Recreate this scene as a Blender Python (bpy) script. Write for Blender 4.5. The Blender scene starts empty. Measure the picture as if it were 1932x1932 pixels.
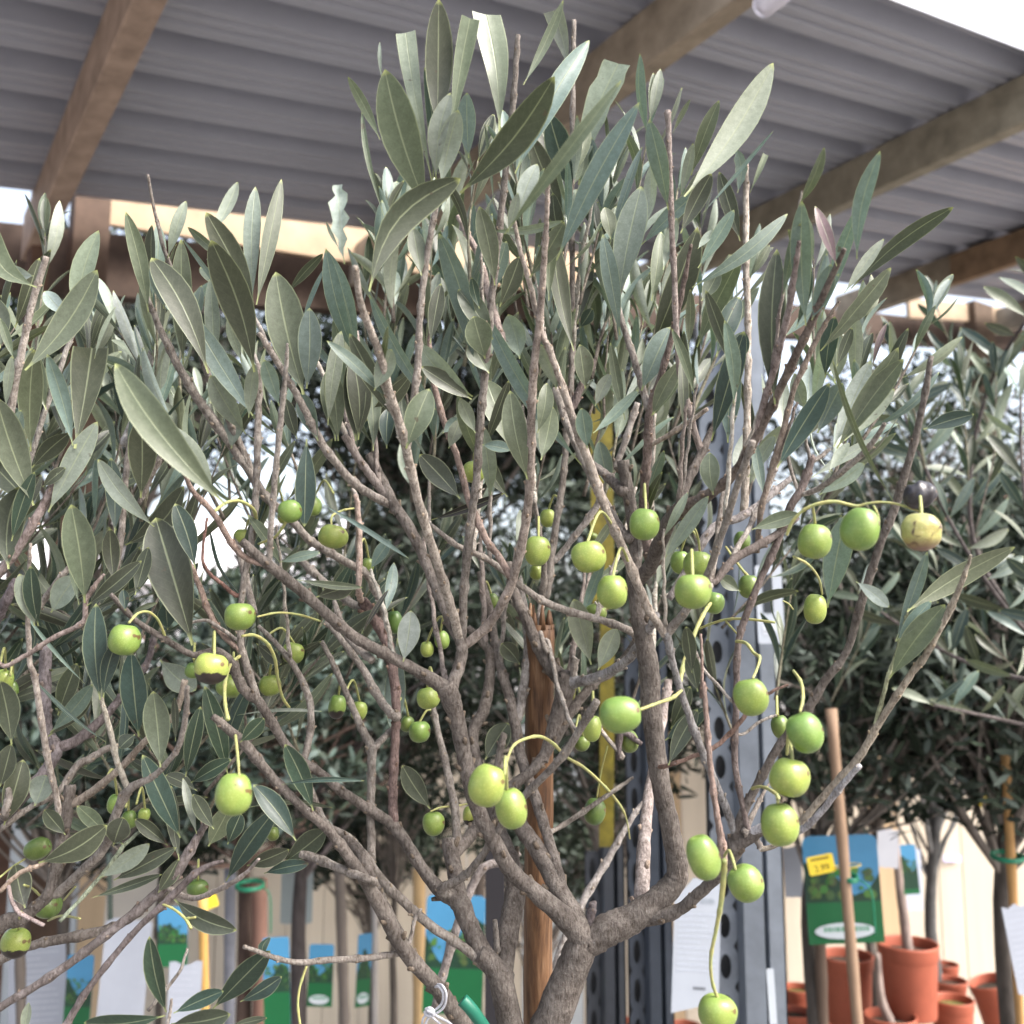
import bpy, math, random
import numpy as np
from mathutils import Vector, Matrix

R = math.radians
rng = random.Random(11)
nrg = np.random.default_rng(5)
C = bpy.context.scene.collection
scene = bpy.context.scene

# ------------------------------------------------------------------ camera, sky, sun, exposure
CAM = Vector((0, 0, 1.45))
PITCH = R(8.0)
FPX = 1938.0            # focal length in pixels of a 1932 px wide picture
cd = bpy.data.cameras.new('camera')
cam = bpy.data.objects.new('camera', cd)
C.objects.link(cam)
cam.location = CAM
cam.rotation_euler = (R(90) + PITCH, 0, 0)
cd.sensor_width = 36
cd.lens = 36 * FPX / 1932
cd.clip_start = 0.02
cd.clip_end = 500
cd.dof.use_dof = True
cd.dof.focus_distance = 0.64
cd.dof.aperture_fstop = 10.0
scene.camera = cam

SUN_EL, SUN_AZ = 46.0, 118.0      # azimuth measured clockwise from +Y
world = bpy.data.worlds.new("World")
scene.world = world
world.use_nodes = True
wn = world.node_tree
bg = wn.nodes['Background']
sky = wn.nodes.new('ShaderNodeTexSky')
sky.sky_type = 'NISHITA'
sky.sun_disc = False
sky.sun_elevation = R(SUN_EL)
sky.sun_rotation = R(SUN_AZ)
sky.air_density = 1.0
sky.dust_density = 6.0
hs = wn.nodes.new('ShaderNodeHueSaturation')
hs.inputs['Saturation'].default_value = 0.55
wn.links.new(sky.outputs[0], hs.inputs['Color'])
wn.links.new(hs.outputs[0], bg.inputs['Color'])
bg.inputs['Strength'].default_value = 0.15

sl = bpy.data.lights.new('sun', 'SUN')
sl.energy = 1.1
sl.angle = R(14)
sl.color = (1.0, 0.97, 0.92)
so = bpy.data.objects.new('sun', sl)
C.objects.link(so)
sd = Vector((math.sin(R(SUN_AZ)) * math.cos(R(SUN_EL)), math.cos(R(SUN_AZ)) * math.cos(R(SUN_EL)), math.sin(R(SUN_EL))))
so.rotation_euler = sd.to_track_quat('Z', 'Y').to_euler()

scene.view_settings.view_transform = 'Standard'
scene.view_settings.look = 'None'
scene.view_settings.gamma = 1.0
scene.view_settings.exposure = 1.9
scene.cycles.max_bounces = 8
scene.cycles.transparent_max_bounces = 8

# ------------------------------------------------------------------ helpers
CP, SP = math.cos(PITCH), math.sin(PITCH)
def ray(x, y):
    X = (x - 966) / FPX; U = (966 - y) / FPX
    return Vector((X, CP - U * SP, SP + U * CP))      # unit forward depth
def P(x, y, d):
    return CAM + ray(x, y) * d
def hit_y(x, y, Y):
    r = ray(x, y)
    return CAM + r * ((Y - CAM.y) / r.y)
OFF = [0.0, 613.42, 1229.39]
def F(tile, x, y):       # close-up tile coordinates to picture coordinates
    return OFF[int(tile[1])] + x * 0.36383, OFF[int(tile[0])] + y * 0.36383

def empty(name, loc=(0, 0, 0), label=None, cat=None, group=None, kind=None):
    o = bpy.data.objects.new(name, None)
    C.objects.link(o); o.location = loc; o.empty_display_size = 0.05
    tag(o, label, cat, group, kind)
    return o
def tag(o, label=None, cat=None, group=None, kind=None):
    if label: o['label'] = label
    if cat: o['category'] = cat
    if group: o['group'] = group
    if kind: o['kind'] = kind
    return o

class MB:
    def __init__(s):
        s.v = []; s.f = []; s.c = []; s.uv = []
    def add(s, verts, faces, col=(1, 1, 1), uvs=None):
        b = len(s.v)
        s.v += [tuple(v) for v in verts]
        s.f += [tuple(i + b for i in f) for f in faces]
        if isinstance(col, list): s.c += col
        else: s.c += [col] * len(verts)
        s.uv += uvs if uvs else [(0.5, 0.5)] * len(verts)
    def box(s, c, size, col=(1, 1, 1), M=None):
        x, y, z = [q / 2 for q in size]
        vs = [Vector((a * x, b * y, d * z)) for a in (-1, 1) for b in (-1, 1) for d in (-1, 1)]
        if M is not None: vs = [M @ v for v in vs]
        vs = [v + Vector(c) for v in vs]
        s.add(vs, [(0, 1, 3, 2), (4, 6, 7, 5), (0, 4, 5, 1), (2, 3, 7, 6), (0, 2, 6, 4), (1, 5, 7, 3)], col)
    def tube(s, pts, rad, n=8, col=(1, 1, 1), cap=True, wob=0.0):
        pts = [Vector(p) for p in pts]
        m = len(pts); rings = []
        t0 = (pts[1] - pts[0]).normalized()
        nv = t0.orthogonal().normalized()
        vs = []; cols = []
        for i in range(m):
            t = (pts[min(i + 1, m - 1)] - pts[max(i - 1, 0)])
            if t.length < 1e-9: t = t0.copy()
            t.normalize()
            nv = (nv - t * nv.dot(t))
            if nv.length < 1e-6: nv = t.orthogonal()
            nv.normalize(); bv = t.cross(nv)
            cc = col[i] if isinstance(col, list) else col
            for k in range(n):
                a = 2 * math.pi * k / n
                r = rad[i] * (1 + (wob * rng.uniform(-1, 1) if wob else 0))
                vs.append(pts[i] + (nv * math.cos(a) + bv * math.sin(a)) * r)
                cols.append(cc)
        fs = []
        for i in range(m - 1):
            for k in range(n):
                a = i * n + k; b = i * n + (k + 1) % n
                fs.append((a, b, b + n, a + n))
        if cap:
            fs.append(tuple(range(n))[::-1]); fs.append(tuple((m - 1) * n + k for k in range(n)))
        s.add(vs, fs, cols)
    def lathe(s, prof, n=32, col=(1, 1, 1), M=None, c=(0, 0, 0)):
        vs = []; fs = []
        for (r, z) in prof:
            for k in range(n):
                a = 2 * math.pi * k / n
                v = Vector((r * math.cos(a), r * math.sin(a), z))
                if M is not None: v = M @ v
                vs.append(v + Vector(c))
        m = len(prof)
        for i in range(m - 1):
            for k in range(n):
                a = i * n + k; b = i * n + (k + 1) % n
                fs.append((a, b, b + n, a + n))
        s.add(vs, fs, col)
    def build(s, name, mat, parent=None, smooth=True, origin=None):
        me = bpy.data.meshes.new(name)
        base = Vector((0, 0, 0))
        if parent is not None: base = Vector(parent.matrix_basis.translation)
        if parent is not None and parent.parent is not None: base = base + Vector(parent.parent.matrix_basis.translation)
        o_loc = Vector(origin) - base if origin is not None else Vector((0, 0, 0))
        sh = base + o_loc
        arr = np.array([tuple(v) for v in s.v], dtype=np.float64) - np.array(tuple(sh))
        me.from_pydata([tuple(r) for r in arr], [], s.f)
        ca = me.color_attributes.new('col', 'FLOAT_COLOR', 'POINT')
        buf = np.ones((len(s.v), 4), dtype=np.float32)
        buf[:, :3] = np.array(s.c, dtype=np.float32)
        ca.data.foreach_set('color', buf.ravel())
        uvl = me.uv_layers.new(name='uv')
        li = np.zeros(len(me.loops), dtype=np.int32)
        me.loops.foreach_get('vertex_index', li)
        uvl.data.foreach_set('uv', np.array(s.uv, dtype=np.float32)[li].ravel())
        if smooth: me.polygons.foreach_set('use_smooth', [True] * len(me.polygons))
        me.materials.append(mat)
        me.update()
        o = bpy.data.objects.new(name, me)
        C.objects.link(o)
        o.location = o_loc
        if parent is not None: o.parent = parent
        return o

def crom(pts, sub=5):
    """Catmull-Rom through tuples of numbers."""
    out = []
    n = len(pts)
    A = [np.array(p, dtype=float) for p in pts]
    for i in range(n - 1):
        p0 = A[max(i - 1, 0)]; p1 = A[i]; p2 = A[i + 1]; p3 = A[min(i + 2, n - 1)]
        for k in range(sub):
            t = k / sub
            out.append(0.5 * ((2 * p1) + (-p0 + p2) * t + (2 * p0 - 5 * p1 + 4 * p2 - p3) * t * t + (-p0 + 3 * p1 - 3 * p2 + p3) * t ** 3))
    out.append(A[-1])
    return out

# ------------------------------------------------------------------ materials
def mat(name, rough=0.6, spec=0.4, metallic=0.0):
    m = bpy.data.materials.new(name); m.use_nodes = True
    nt = m.node_tree; b = nt.nodes['Principled BSDF']
    b.inputs['Roughness'].default_value = rough
    b.inputs['Specular IOR Level'].default_value = spec
    b.inputs['Metallic'].default_value = metallic
    return m, nt, b
def N(nt, t, **kw):
    n = nt.nodes.new(t)
    for k, v in kw.items():
        if k in ('operation', 'blend_type', 'data_type', 'layer_name', 'attribute_name', 'noise_dimensions', 'feature', 'interpolation_type', 'bands_direction', 'wave_type'):
            setattr(n, k, v)
        else:
            n.inputs[k.replace('_', ' ')].default_value = v
    return n
def colattr(nt):
    return N(nt, 'ShaderNodeAttribute', attribute_name='col').outputs['Color']
def noise(nt, scale, detail=4, rough=0.55, vec=None, mapscale=None, coord='Object'):
    n = nt.nodes.new('ShaderNodeTexNoise')
    n.inputs['Scale'].default_value = scale; n.inputs['Detail'].default_value = detail; n.inputs['Roughness'].default_value = rough
    tc = nt.nodes.new('ShaderNodeTexCoord')
    src = tc.outputs[coord]
    if mapscale:
        mp = nt.nodes.new('ShaderNodeMapping'); mp.inputs['Scale'].default_value = mapscale
        nt.links.new(src, mp.inputs['Vector']); src = mp.outputs[0]
    nt.links.new(src, n.inputs['Vector'])
    return n.outputs['Fac']
def ramp(nt, fac, stops):
    r = nt.nodes.new('ShaderNodeValToRGB')
    while len(r.color_ramp.elements) < len(stops): r.color_ramp.elements.new(0.5)
    for e, (p, c) in zip(r.color_ramp.elements, stops):
        e.position = p; e.color = (*c, 1) if len(c) == 3 else c
    nt.links.new(fac, r.inputs[0]); return r.outputs[0]
def mixc(nt, a, b, fac, mode='MIX'):
    m = nt.nodes.new('ShaderNodeMix'); m.data_type = 'RGBA'; m.blend_type = mode
    for sock, val in ((m.inputs[6], a), (m.inputs[7], b)):
        if isinstance(val, tuple): sock.default_value = (*val, 1)
        else: nt.links.new(val, sock)
    if isinstance(fac, (int, float)): m.inputs[0].default_value = fac
    else: nt.links.new(fac, m.inputs[0])
    return m.outputs[2]
def math_(nt, op, a, b=0.0, c=None):
    m = nt.nodes.new('ShaderNodeMath'); m.operation = op
    for i, v in enumerate((a, b) if c is None else (a, b, c)):
        if isinstance(v, (int, float)): m.inputs[i].default_value = v
        else: nt.links.new(v, m.inputs[i])
    return m.outputs[0]
def bump(nt, b, h, strength=0.3, dist=0.001):
    bp = nt.nodes.new('ShaderNodeBump'); bp.inputs['Strength'].default_value = strength; bp.inputs['Distance'].default_value = dist
    nt.links.new(h, bp.inputs['Height']); nt.links.new(bp.outputs[0], b.inputs['Normal'])

def make_leaf_mat():
    m, nt, b = mat('olive_leaf', 0.42, 0.45)
    tone = colattr(nt)
    uv = nt.nodes.new('ShaderNodeUVMap'); uv.uv_map = 'uv'
    sp = nt.nodes.new('ShaderNodeSeparateXYZ'); nt.links.new(uv.outputs[0], sp.inputs[0])
    ax = math_(nt, 'ABSOLUTE', math_(nt, 'SUBTRACT', sp.outputs[0], 0.5))      # 0 rib .. 0.5 edge
    n1 = noise(nt, 260, 5, 0.65)
    n2 = noise(nt, 900, 3, 0.6)
    v1 = mixc(nt, tone, mixc(nt, tone, (0.72, 0.74, 0.7), 1.0, 'MULTIPLY'), ramp(nt, n1, [(0.35, (0, 0, 0)), (0.7, (1, 1, 1))]))
    v2 = mixc(nt, v1, mixc(nt, v1, (1.22, 1.22, 1.2), 1.0, 'MULTIPLY'), ramp(nt, n2, [(0.45, (0, 0, 0)), (0.75, (1, 1, 1))]))
    # side veins
    vv = math_(nt, 'SINE', math_(nt, 'MULTIPLY', math_(nt, 'SUBTRACT', sp.outputs[1], math_(nt, 'MULTIPLY', ax, 0.35)), 75))
    vf = ramp(nt, vv, [(0.86, (0, 0, 0)), (1.0, (0.035, 0.035, 0.035))])
    v3 = mixc(nt, v2, (0.28, 0.31, 0.22), vf)
    rib = ramp(nt, ax, [(0.012, (1, 1, 1)), (0.035, (0, 0, 0))])
    v4 = mixc(nt, v3, mixc(nt, v3, (0.26, 0.29, 0.18), 0.55), rib)
    edge = ramp(nt, ax, [(0.455, (0, 0, 0)), (0.485, (0.55, 0.55, 0.55))])
    v5 = mixc(nt, v4, (0.28, 0.31, 0.19), edge)
    tip = ramp(nt, sp.outputs[1], [(0.955, (0, 0, 0)), (0.99, (0.75, 0.75, 0.75))])
    v6 = mixc(nt, v5, (0.32, 0.35, 0.13), tip)
    pet = ramp(nt, sp.outputs[1], [(0.04, (0.8, 0.8, 0.8)), (0.10, (0, 0, 0))])
    v7 = mixc(nt, v6, (0.28, 0.31, 0.13), pet)
    sp2 = noise(nt, 140, 2, 0.5)
    v8 = mixc(nt, v7, (0.06, 0.045, 0.03), ramp(nt, sp2, [(0.735, (0, 0, 0)), (0.76, (0.7, 0.7, 0.7))]))
    nt.links.new(v8, b.inputs['Base Color'])
    tr = nt.nodes.new('ShaderNodeBsdfTranslucent')
    nt.links.new(mixc(nt, v8, (0.9, 1.0, 0.5), 1.0, 'MULTIPLY'), tr.inputs['Color'])
    ms = nt.nodes.new('ShaderNodeMixShader'); ms.inputs[0].default_value = 0.16
    out = nt.nodes['Material Output']
    nt.links.new(b.outputs[0], ms.inputs[1]); nt.links.new(tr.outputs[0], ms.inputs[2]); nt.links.new(ms.outputs[0], out.inputs['Surface'])
    h = math_(nt, 'ADD', math_(nt, 'MULTIPLY', rib, -0.6), math_(nt, 'MULTIPLY', n1, 0.5))
    bump(nt, b, h, 0.35, 0.0006)
    return m
LEAF = make_leaf_mat()

def make_far_leaf():
    m, nt, b = mat('distant_leaf', 0.65, 0.15)
    t = colattr(nt)
    nt.links.new(t, b.inputs['Base Color'])
    return m
FLEAF = make_far_leaf()

def make_bark():
    m, nt, b = mat('olive_bark', 0.8, 0.25)
    t = colattr(nt)
    n1 = noise(nt, 120, 6, 0.65)
    n2 = noise(nt, 620, 5, 0.7, mapscale=(1, 1, 0.35))
    c1 = mixc(nt, mixc(nt, t, (0.62, 0.58, 0.55), 1.0, 'MULTIPLY'), mixc(nt, t, (1.25, 1.22, 1.18), 1.0, 'MULTIPLY'), ramp(nt, n1, [(0.35, (0, 0, 0)), (0.68, (1, 1, 1))]))
    c2 = mixc(nt, c1, mixc(nt, c1, (0.42, 0.38, 0.35), 1.0, 'MULTIPLY'), ramp(nt, n2, [(0.45, (0, 0, 0)), (0.66, (1, 1, 1))]))
    vo = nt.nodes.new('ShaderNodeTexVoronoi'); vo.inputs['Scale'].default_value = 260
    tc = nt.nodes.new('ShaderNodeTexCoord'); nt.links.new(tc.outputs['Object'], vo.inputs['Vector'])
    sp = ramp(nt, vo.outputs['Distance'], [(0.06, (0.5, 0.5, 0.5)), (0.13, (0, 0, 0))])
    c3 = mixc(nt, c2, (0.32, 0.29, 0.25), sp)
    c3 = mixc(nt, c3, (0.93, 0.99, 1.12), 1.0, 'MULTIPLY')
    nt.links.new(c3, b.inputs['Base Color'])
    h = math_(nt, 'ADD', math_(nt, 'MULTIPLY', n2, 1.0), n1)
    bump(nt, b, h, 1.0, 0.0022)
    return m
BARK = make_bark()

def make_olive(name, c_main, c_alt, kind='green'):
    m, nt, b = mat(name, 0.36, 0.45)
    tc = nt.nodes.new('ShaderNodeTexCoord')
    sp = nt.nodes.new('ShaderNodeSeparateXYZ'); nt.links.new(tc.outputs['Generated'], sp.inputs[0])
    n1 = noise(nt, 130, 4, 0.6)
    info = nt.nodes.new('ShaderNodeObjectInfo')
    base = mixc(nt, c_main, c_alt, ramp(nt, n1, [(0.3, (0, 0, 0)), (0.7, (1, 1, 1))]))
    dark = mixc(nt, base, mixc(nt, base, (0.56, 0.76, 0.75), 1.0, 'MULTIPLY'), info.outputs['Random'])
    dark = mixc(nt, dark, mixc(nt, dark, (1.18, 1.05, 1.0), 1.0, 'MULTIPLY'), ramp(nt, noise(nt, 55, 2), [(0.45, (0, 0, 0)), (0.62, (1, 1, 1))]))
    fine = noise(nt, 1500, 2, 0.5)
    c = mixc(nt, dark, mixc(nt, dark, (1.25, 1.22, 1.5), 1.0, 'MULTIPLY'), ramp(nt, fine, [(0.54, (0, 0, 0)), (0.62, (1, 1, 1))]))
    spot = noise(nt, 190, 1, 0.3)
    c = mixc(nt, c, (0.09, 0.045, 0.02), ramp(nt, spot, [(0.70, (0, 0, 0)), (0.735, (.9, .9, .9))]))
    if kind == 'rotten':
        z = math_(nt, 'ADD', sp.outputs[2], math_(nt, 'MULTIPLY', math_(nt, 'SUBTRACT', n1, 0.5), 0.5))
        c = mixc(nt, c, (0.018, 0.012, 0.01), ramp(nt, z, [(0.30, (1, 1, 1)), (0.35, (0, 0, 0))]))
    if kind == 'wrinkled':
        w = nt.nodes.new('ShaderNodeTexVoronoi'); w.feature = 'DISTANCE_TO_EDGE'; w.inputs['Scale'].default_value = 120
        nt.links.new(tc.outputs['Object'], w.inputs['Vector'])
        msk = ramp(nt, noise(nt, 110, 2), [(0.46, (0, 0, 0)), (0.56, (1, 1, 1))])
        e = ramp(nt, w.outputs['Distance'], [(0.05, (1, 1, 1)), (0.10, (0, 0, 0))])
        c = mixc(nt, c, (0.07, 0.04, 0.02), mixc(nt, e, msk, 1.0, 'MULTIPLY'))
        c = mixc(nt, (0.16, 0.09, 0.06), c, ramp(nt, sp.outputs[2], [(0.05, (0, 0, 0)), (0.35, (1, 1, 1))]))
    nt.links.new(c, b.inputs['Base Color'])
    b.inputs['Subsurface Weight'].default_value = 0.12 if kind != 'black' else 0.0
    b.inputs['Subsurface Radius'].default_value = (0.004, 0.005, 0.002)
    bump(nt, b, n1, 0.25 if kind in ('green', 'rotten') else 0.8, 0.0008)
    return m
OLG = make_olive('olive_skin', (0.165, 0.225, 0.046), (0.205, 0.26, 0.06))
OLD = make_olive('dark_olive_skin', (0.075, 0.120, 0.025), (0.115, 0.16, 0.036))
OLR = make_olive('rotten_olive_skin', (0.20, 0.25, 0.05), (0.25, 0.29, 0.07), 'rotten')
OLW = make_olive('wrinkled_olive_skin', (0.32, 0.32, 0.11), (0.27, 0.25, 0.09), 'wrinkled')
OLK = make_olive('shrivelled_olive_skin', (0.018, 0.014, 0.018), (0.04, 0.035, 0.042), 'black')

def simple(name, rough=0.6, spec=0.3, bs=0.0, bscale=200, var=0.25, vscale=30, mapscale=None, metallic=0.0, trans=0.0):
    m, nt, b = mat(name, rough, spec, metallic)
    t = colattr(nt)
    n1 = noise(nt, vscale, 5, 0.6, mapscale=mapscale)
    c = mixc(nt, mixc(nt, t, (1 - var,) * 3, 1.0, 'MULTIPLY'), mixc(nt, t, (1 + var,) * 3, 1.0, 'MULTIPLY'), ramp(nt, n1, [(0.3, (0, 0, 0)), (0.7, (1, 1, 1))]))
    nt.links.new(c, b.inputs['Base Color'])
    if bs: bump(nt, b, noise(nt, bscale, 4, 0.6, mapscale=mapscale), bs, 0.002)
    return m
STALK = simple('stalk_skin', 0.55, 0.3, 0.3, 800, 0.2, 300)
WOOD = simple('sawn_timber', 0.75, 0.2, 0.35, 60, 0.28, 14)
PINE = simple('pale_pine', 0.7, 0.2, 0.2, 80, 0.15, 10)
SHEET = simple('coated_sheet', 0.45, 0.4, 0.1, 40, 0.06, 4)
GALV = simple('galvanised_steel', 0.42, 0.5, 0.15, 120, 0.18, 22, metallic=0.35)
TERRA = simple('terracotta_plastic', 0.55, 0.35, 0.1, 90, 0.10, 25)
PAPER = simple('printed_paper', 0.5, 0.35, 0.05, 60, 0.04, 20)
PLASTIC = simple('plain_plastic', 0.4, 0.4, 0.0, 60, 0.05, 20)
SOIL = simple('potting_soil', 0.95, 0.1, 0.9, 90, 0.6, 70)
CONC = simple('concrete', 0.9, 0.2, 0.4, 40, 0.15, 3)
RENDER = simple('painted_render', 0.85, 0.2, 0.1, 40, 0.08, 2)
BARKD = simple('grey_bark', 0.9, 0.15, 0.8, 90, 0.4, 50, mapscale=(1, 1, 0.3))
CORD = simple('cord', 0.8, 0.2, 0.6, 900, 0.12, 500)

def make_cane():
    m, nt, b = mat('stained_cane', 0.62, 0.3)
    n1 = noise(nt, 320, 4, 0.6, mapscale=(1, 1, 0.04))
    n2 = noise(nt, 40, 4, 0.6, mapscale=(1, 1, 0.3))
    c = ramp(nt, n1, [(0.3, (0.05, 0.026, 0.014)), (0.52, (0.13, 0.066, 0.032)), (0.75, (0.21, 0.13, 0.075))])
    c = mixc(nt, c, mixc(nt, c, (0.6, 0.55, 0.5), 1.0, 'MULTIPLY'), ramp(nt, n2, [(0.4, (0, 0, 0)), (0.65, (1, 1, 1))]))
    nt.links.new(c, b.inputs['Base Color']); bump(nt, b, n1, 0.5, 0.0015)
    return m
CANE = make_cane()

# ------------------------------------------------------------------ the setting
g = MB(); g.add([(-150, -60, 0), (150, -60, 0), (150, 240, 0), (-150, 240, 0)], [(0, 1, 2, 3)], (0.20, 0.19, 0.18))
tag(g.build('ground', CONC, smooth=False), kind='structure')

# ---- canopy: axes s along the corrugations (rising), t across them
AC, AU, SLOPE, H0 = R(55.5), R(-32.5), 0.137, 1.35
cv = Vector((math.sin(AC), math.cos(AC), SLOPE)); uvv = Vector((math.sin(AU), math.cos(AU), 0))
def RP(s, t, dz=0.0):
    return CAM + cv * s + uvv * t + Vector((0, 0, H0 + dz))
def on_t(x, y, t):
    """(s, z) where the ray through a picture point meets the upright plane t."""
    r = ray(x, y); nrm = Vector((cv.x, cv.y, 0)).cross(Vector((0, 0, 1))).normalized()
    k = (uvv * t).dot(nrm) / r.dot(nrm)
    p = CAM + r * k
    s = (Vector((p.x, p.y, 0)) - uvv * t).dot(Vector((cv.x, cv.y, 0)))
    return s, p.z
canopy = empty('timber_canopy', RP(1, 3.4, -2.9), 'open timber canopy with a grey corrugated roof over the plants', 'canopy')
rs = MB()
prof = []
t = 1.42; k = 0
while t < 3.26:
    base = [(0.0, 0.0), (0.004, 0.0), (0.018, 0.058), (0.082, 0.058), (0.096, 0.0), (0.116, 0.0), (0.120, 0.010), (0.130, 0.010), (0.136, 0.0), (0.156, 0.0), (0.162, 0.010), (0.172, 0.010), (0.178, 0.0)]
    for (a, hgt) in base: prof.append((t + a, hgt))
    t += 0.204
prof = [p for p in prof if p[0] < 3.27]
S = np.linspace(-2.5, 11, 28)
for j in range(len(prof) - 1):
    (ta, ha), (tb, hb) = prof[j], prof[j + 1]
    for i in range(len(S) - 1):
        rs.add([RP(S[i], ta, ha), RP(S[i + 1], ta, ha), RP(S[i + 1], tb, hb), RP(S[i], tb, hb)], [(0, 1, 2, 3)], (0.335, 0.345, 0.40))
ro = rs.build('roof_sheet', SHEET, canopy, smooth=False)
sm = ro.modifiers.new('thick', 'SOLIDIFY'); sm.thickness = 0.0012; sm.offset = 1

scw = MB()
for s_ in (0.39, 1.53, 2.88, 4.43):
    t_ = 1.42 + .19
    while t_ < 3.2:
        c_ = RP(s_ + .05, t_ - .055, -.004); scw.lathe([(0.0, -.006), (.006, -.006), (.008, 0), (.008, .004)], 8, (.2, .2, .22), None, c_)
        t_ += .204
scw.build('screws', GALV, canopy)
def beam_pts(mb, s0, s1, t0, t1, z0, z1, col, zlow_rel=True):
    vs = []
    for s_ in (s0, s1):
        for t_ in (t0, t1):
            for z_ in (z0, z1): vs.append(RP(s_, t_, z_))
    mb.add(vs, [(0, 1, 3, 2), (4, 6, 7, 5), (0, 4, 5, 1), (2, 3, 7, 6), (0, 2, 6, 4), (1, 5, 7, 3)], col)
def beam_part(name, *a, m=WOOD, bev=0.004):
    mb = MB(); beam_pts(mb, *a); o = mb.build(name, m, canopy, smooth=False)
    bv = o.modifiers.new('b', 'BEVEL'); bv.width = bev; bv.segments = 1
    return o
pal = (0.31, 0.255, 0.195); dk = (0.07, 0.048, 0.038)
for (s0, t1) in ((-0.85, 3.46), (0.36, 3.46), (1.50, 3.46), (2.85, 3.46), (4.40, 3.46), (5.9, 3.46), (7.4, 3.46)):
    beam_part('rafter', s0, s0 + 0.062, 1.36, t1, -0.155, -0.002, (pal[0] * rng.uniform(.85, 1.1), pal[1] * rng.uniform(.9, 1.05), pal[2]))
beam_part('rafter_splice', 4.34, 4.398, 2.1, 2.72, -0.17, -0.02, (0.22, 0.145, 0.09))
# cross pieces in planes t = const, traced along their edges
def plank(name, t, th, top, bot, xs, col, m, parent=canopy):
    mb = MB()
    def z_at(line, x):
        (x0, y0), (x1, y1) = line
        y = y0 + (y1 - y0) * (x - x0) / (x1 - x0)
        return on_t(x, y, t)
    vs = []
    for x in xs:
        st, zt = z_at(top, x); sb, zb = z_at(bot, x)
        for dt in (0, th):
            base = CAM + Vector((cv.x, cv.y, 0)) * st + uvv * (t + dt)
            vs.append(Vector((base.x, base.y, zb))); vs.append(Vector((base.x, base.y, zt)))
    n = len(xs); fs = []
    for i in range(n - 1):
        a = 4 * i; b = a + 4
        fs += [(a, b, b + 1, a + 1), (a + 2, a + 3, b + 3, b + 2), (a + 1, b + 1, b + 3, a + 3), (a, a + 2, b + 2, b)]
    fs += [(0, 1, 3, 2), (4 * n - 4, 4 * n - 2, 4 * n - 1, 4 * n - 3)]
    mb.add(vs, fs, col)
    return mb.build(name, m, parent, smooth=False)
plank('sunlit_board', 3.40, 0.025, ((211, 348), (1932, 566)), ((211, 424), (700, 500)), (211, 400, 700, 1000, 1125), (0.36, 0.265, 0.18), PINE)  # upright plank stands in for a sunlit soffit, warm light in its colour
plank('sunlit_board', 3.40, 0.025, ((1725, 563), (1932, 584)), ((1725, 599), (1932, 612)), (1715, 1800, 1850, 1932, 2300), (0.38, 0.285, 0.20), PINE)  # right-hand piece, sunlit wood likewise put into the colour
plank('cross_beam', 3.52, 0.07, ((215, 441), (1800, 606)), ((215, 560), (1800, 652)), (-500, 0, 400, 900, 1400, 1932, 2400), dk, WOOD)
def post(name, x0, x1, t, ybot, ytop, col, m=WOOD):
    s0, zt = on_t(x0, ytop, t); s1, _ = on_t(x1, ytop, t)
    mb = MB()
    p = CAM + Vector((cv.x, cv.y, 0)) * ((s0 + s1) / 2) + uvv * (t + 0.04)
    M = Matrix.Rotation(-AC, 3, 'Z') @ Matrix.Rotation(R(90), 3, 'Z')
    M = Matrix.Rotation(R(90) - AC, 3, 'Z')
    mb.box((p.x, p.y, zt / 2), (abs(s1 - s0), 0.08, zt), col, M)
    o = mb.build(name, m, canopy, smooth=False)
    return o
post('post', 72, 106, 3.30, 400, 278, (0.10, 0.06, 0.045))
post('post', 143, 211, 3.36, 440, 352, (0.09, 0.06, 0.045))
post('post', 1838, 1872, 3.36, 640, 566, (0.10, 0.07, 0.05))

# ---- fence of pale upright boards
fen = empty('board_fence', (0, 4.15, 0), 'pale cream upright board fence behind the potted trees', 'fence')
fb = MB(); x = -5.5
while x < 6.5:
    w = rng.uniform(0.09, 0.15)
    q = rng.uniform(0.9, 1.06)
    col = (0.56 * q, 0.49 * q, 0.40 * q) if rng.random() < 0.75 else (0.52 * q, 0.38 * q, 0.24 * q)
    if x < 0.2 and rng.random() < 0.3: col = (0.44, 0.47, 0.49)
    fb.box((x + w / 2, 4.15, 0.60), (w - 0.004, 0.02, 1.20), col)
    x += w
fb.build('boards', simple('painted_board', 0.7, 0.25, 0.25, 60, 0.10, 12, mapscale=(1, 1, 0.08)), fen, smooth=False)
fr = MB()
for z in (0.25, 1.0): fr.box((0.5, 4.185, z), (12, 0.045, 0.07), (0.5, 0.42, 0.3))
fr.build('rail', WOOD, fen, smooth=False)

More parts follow.
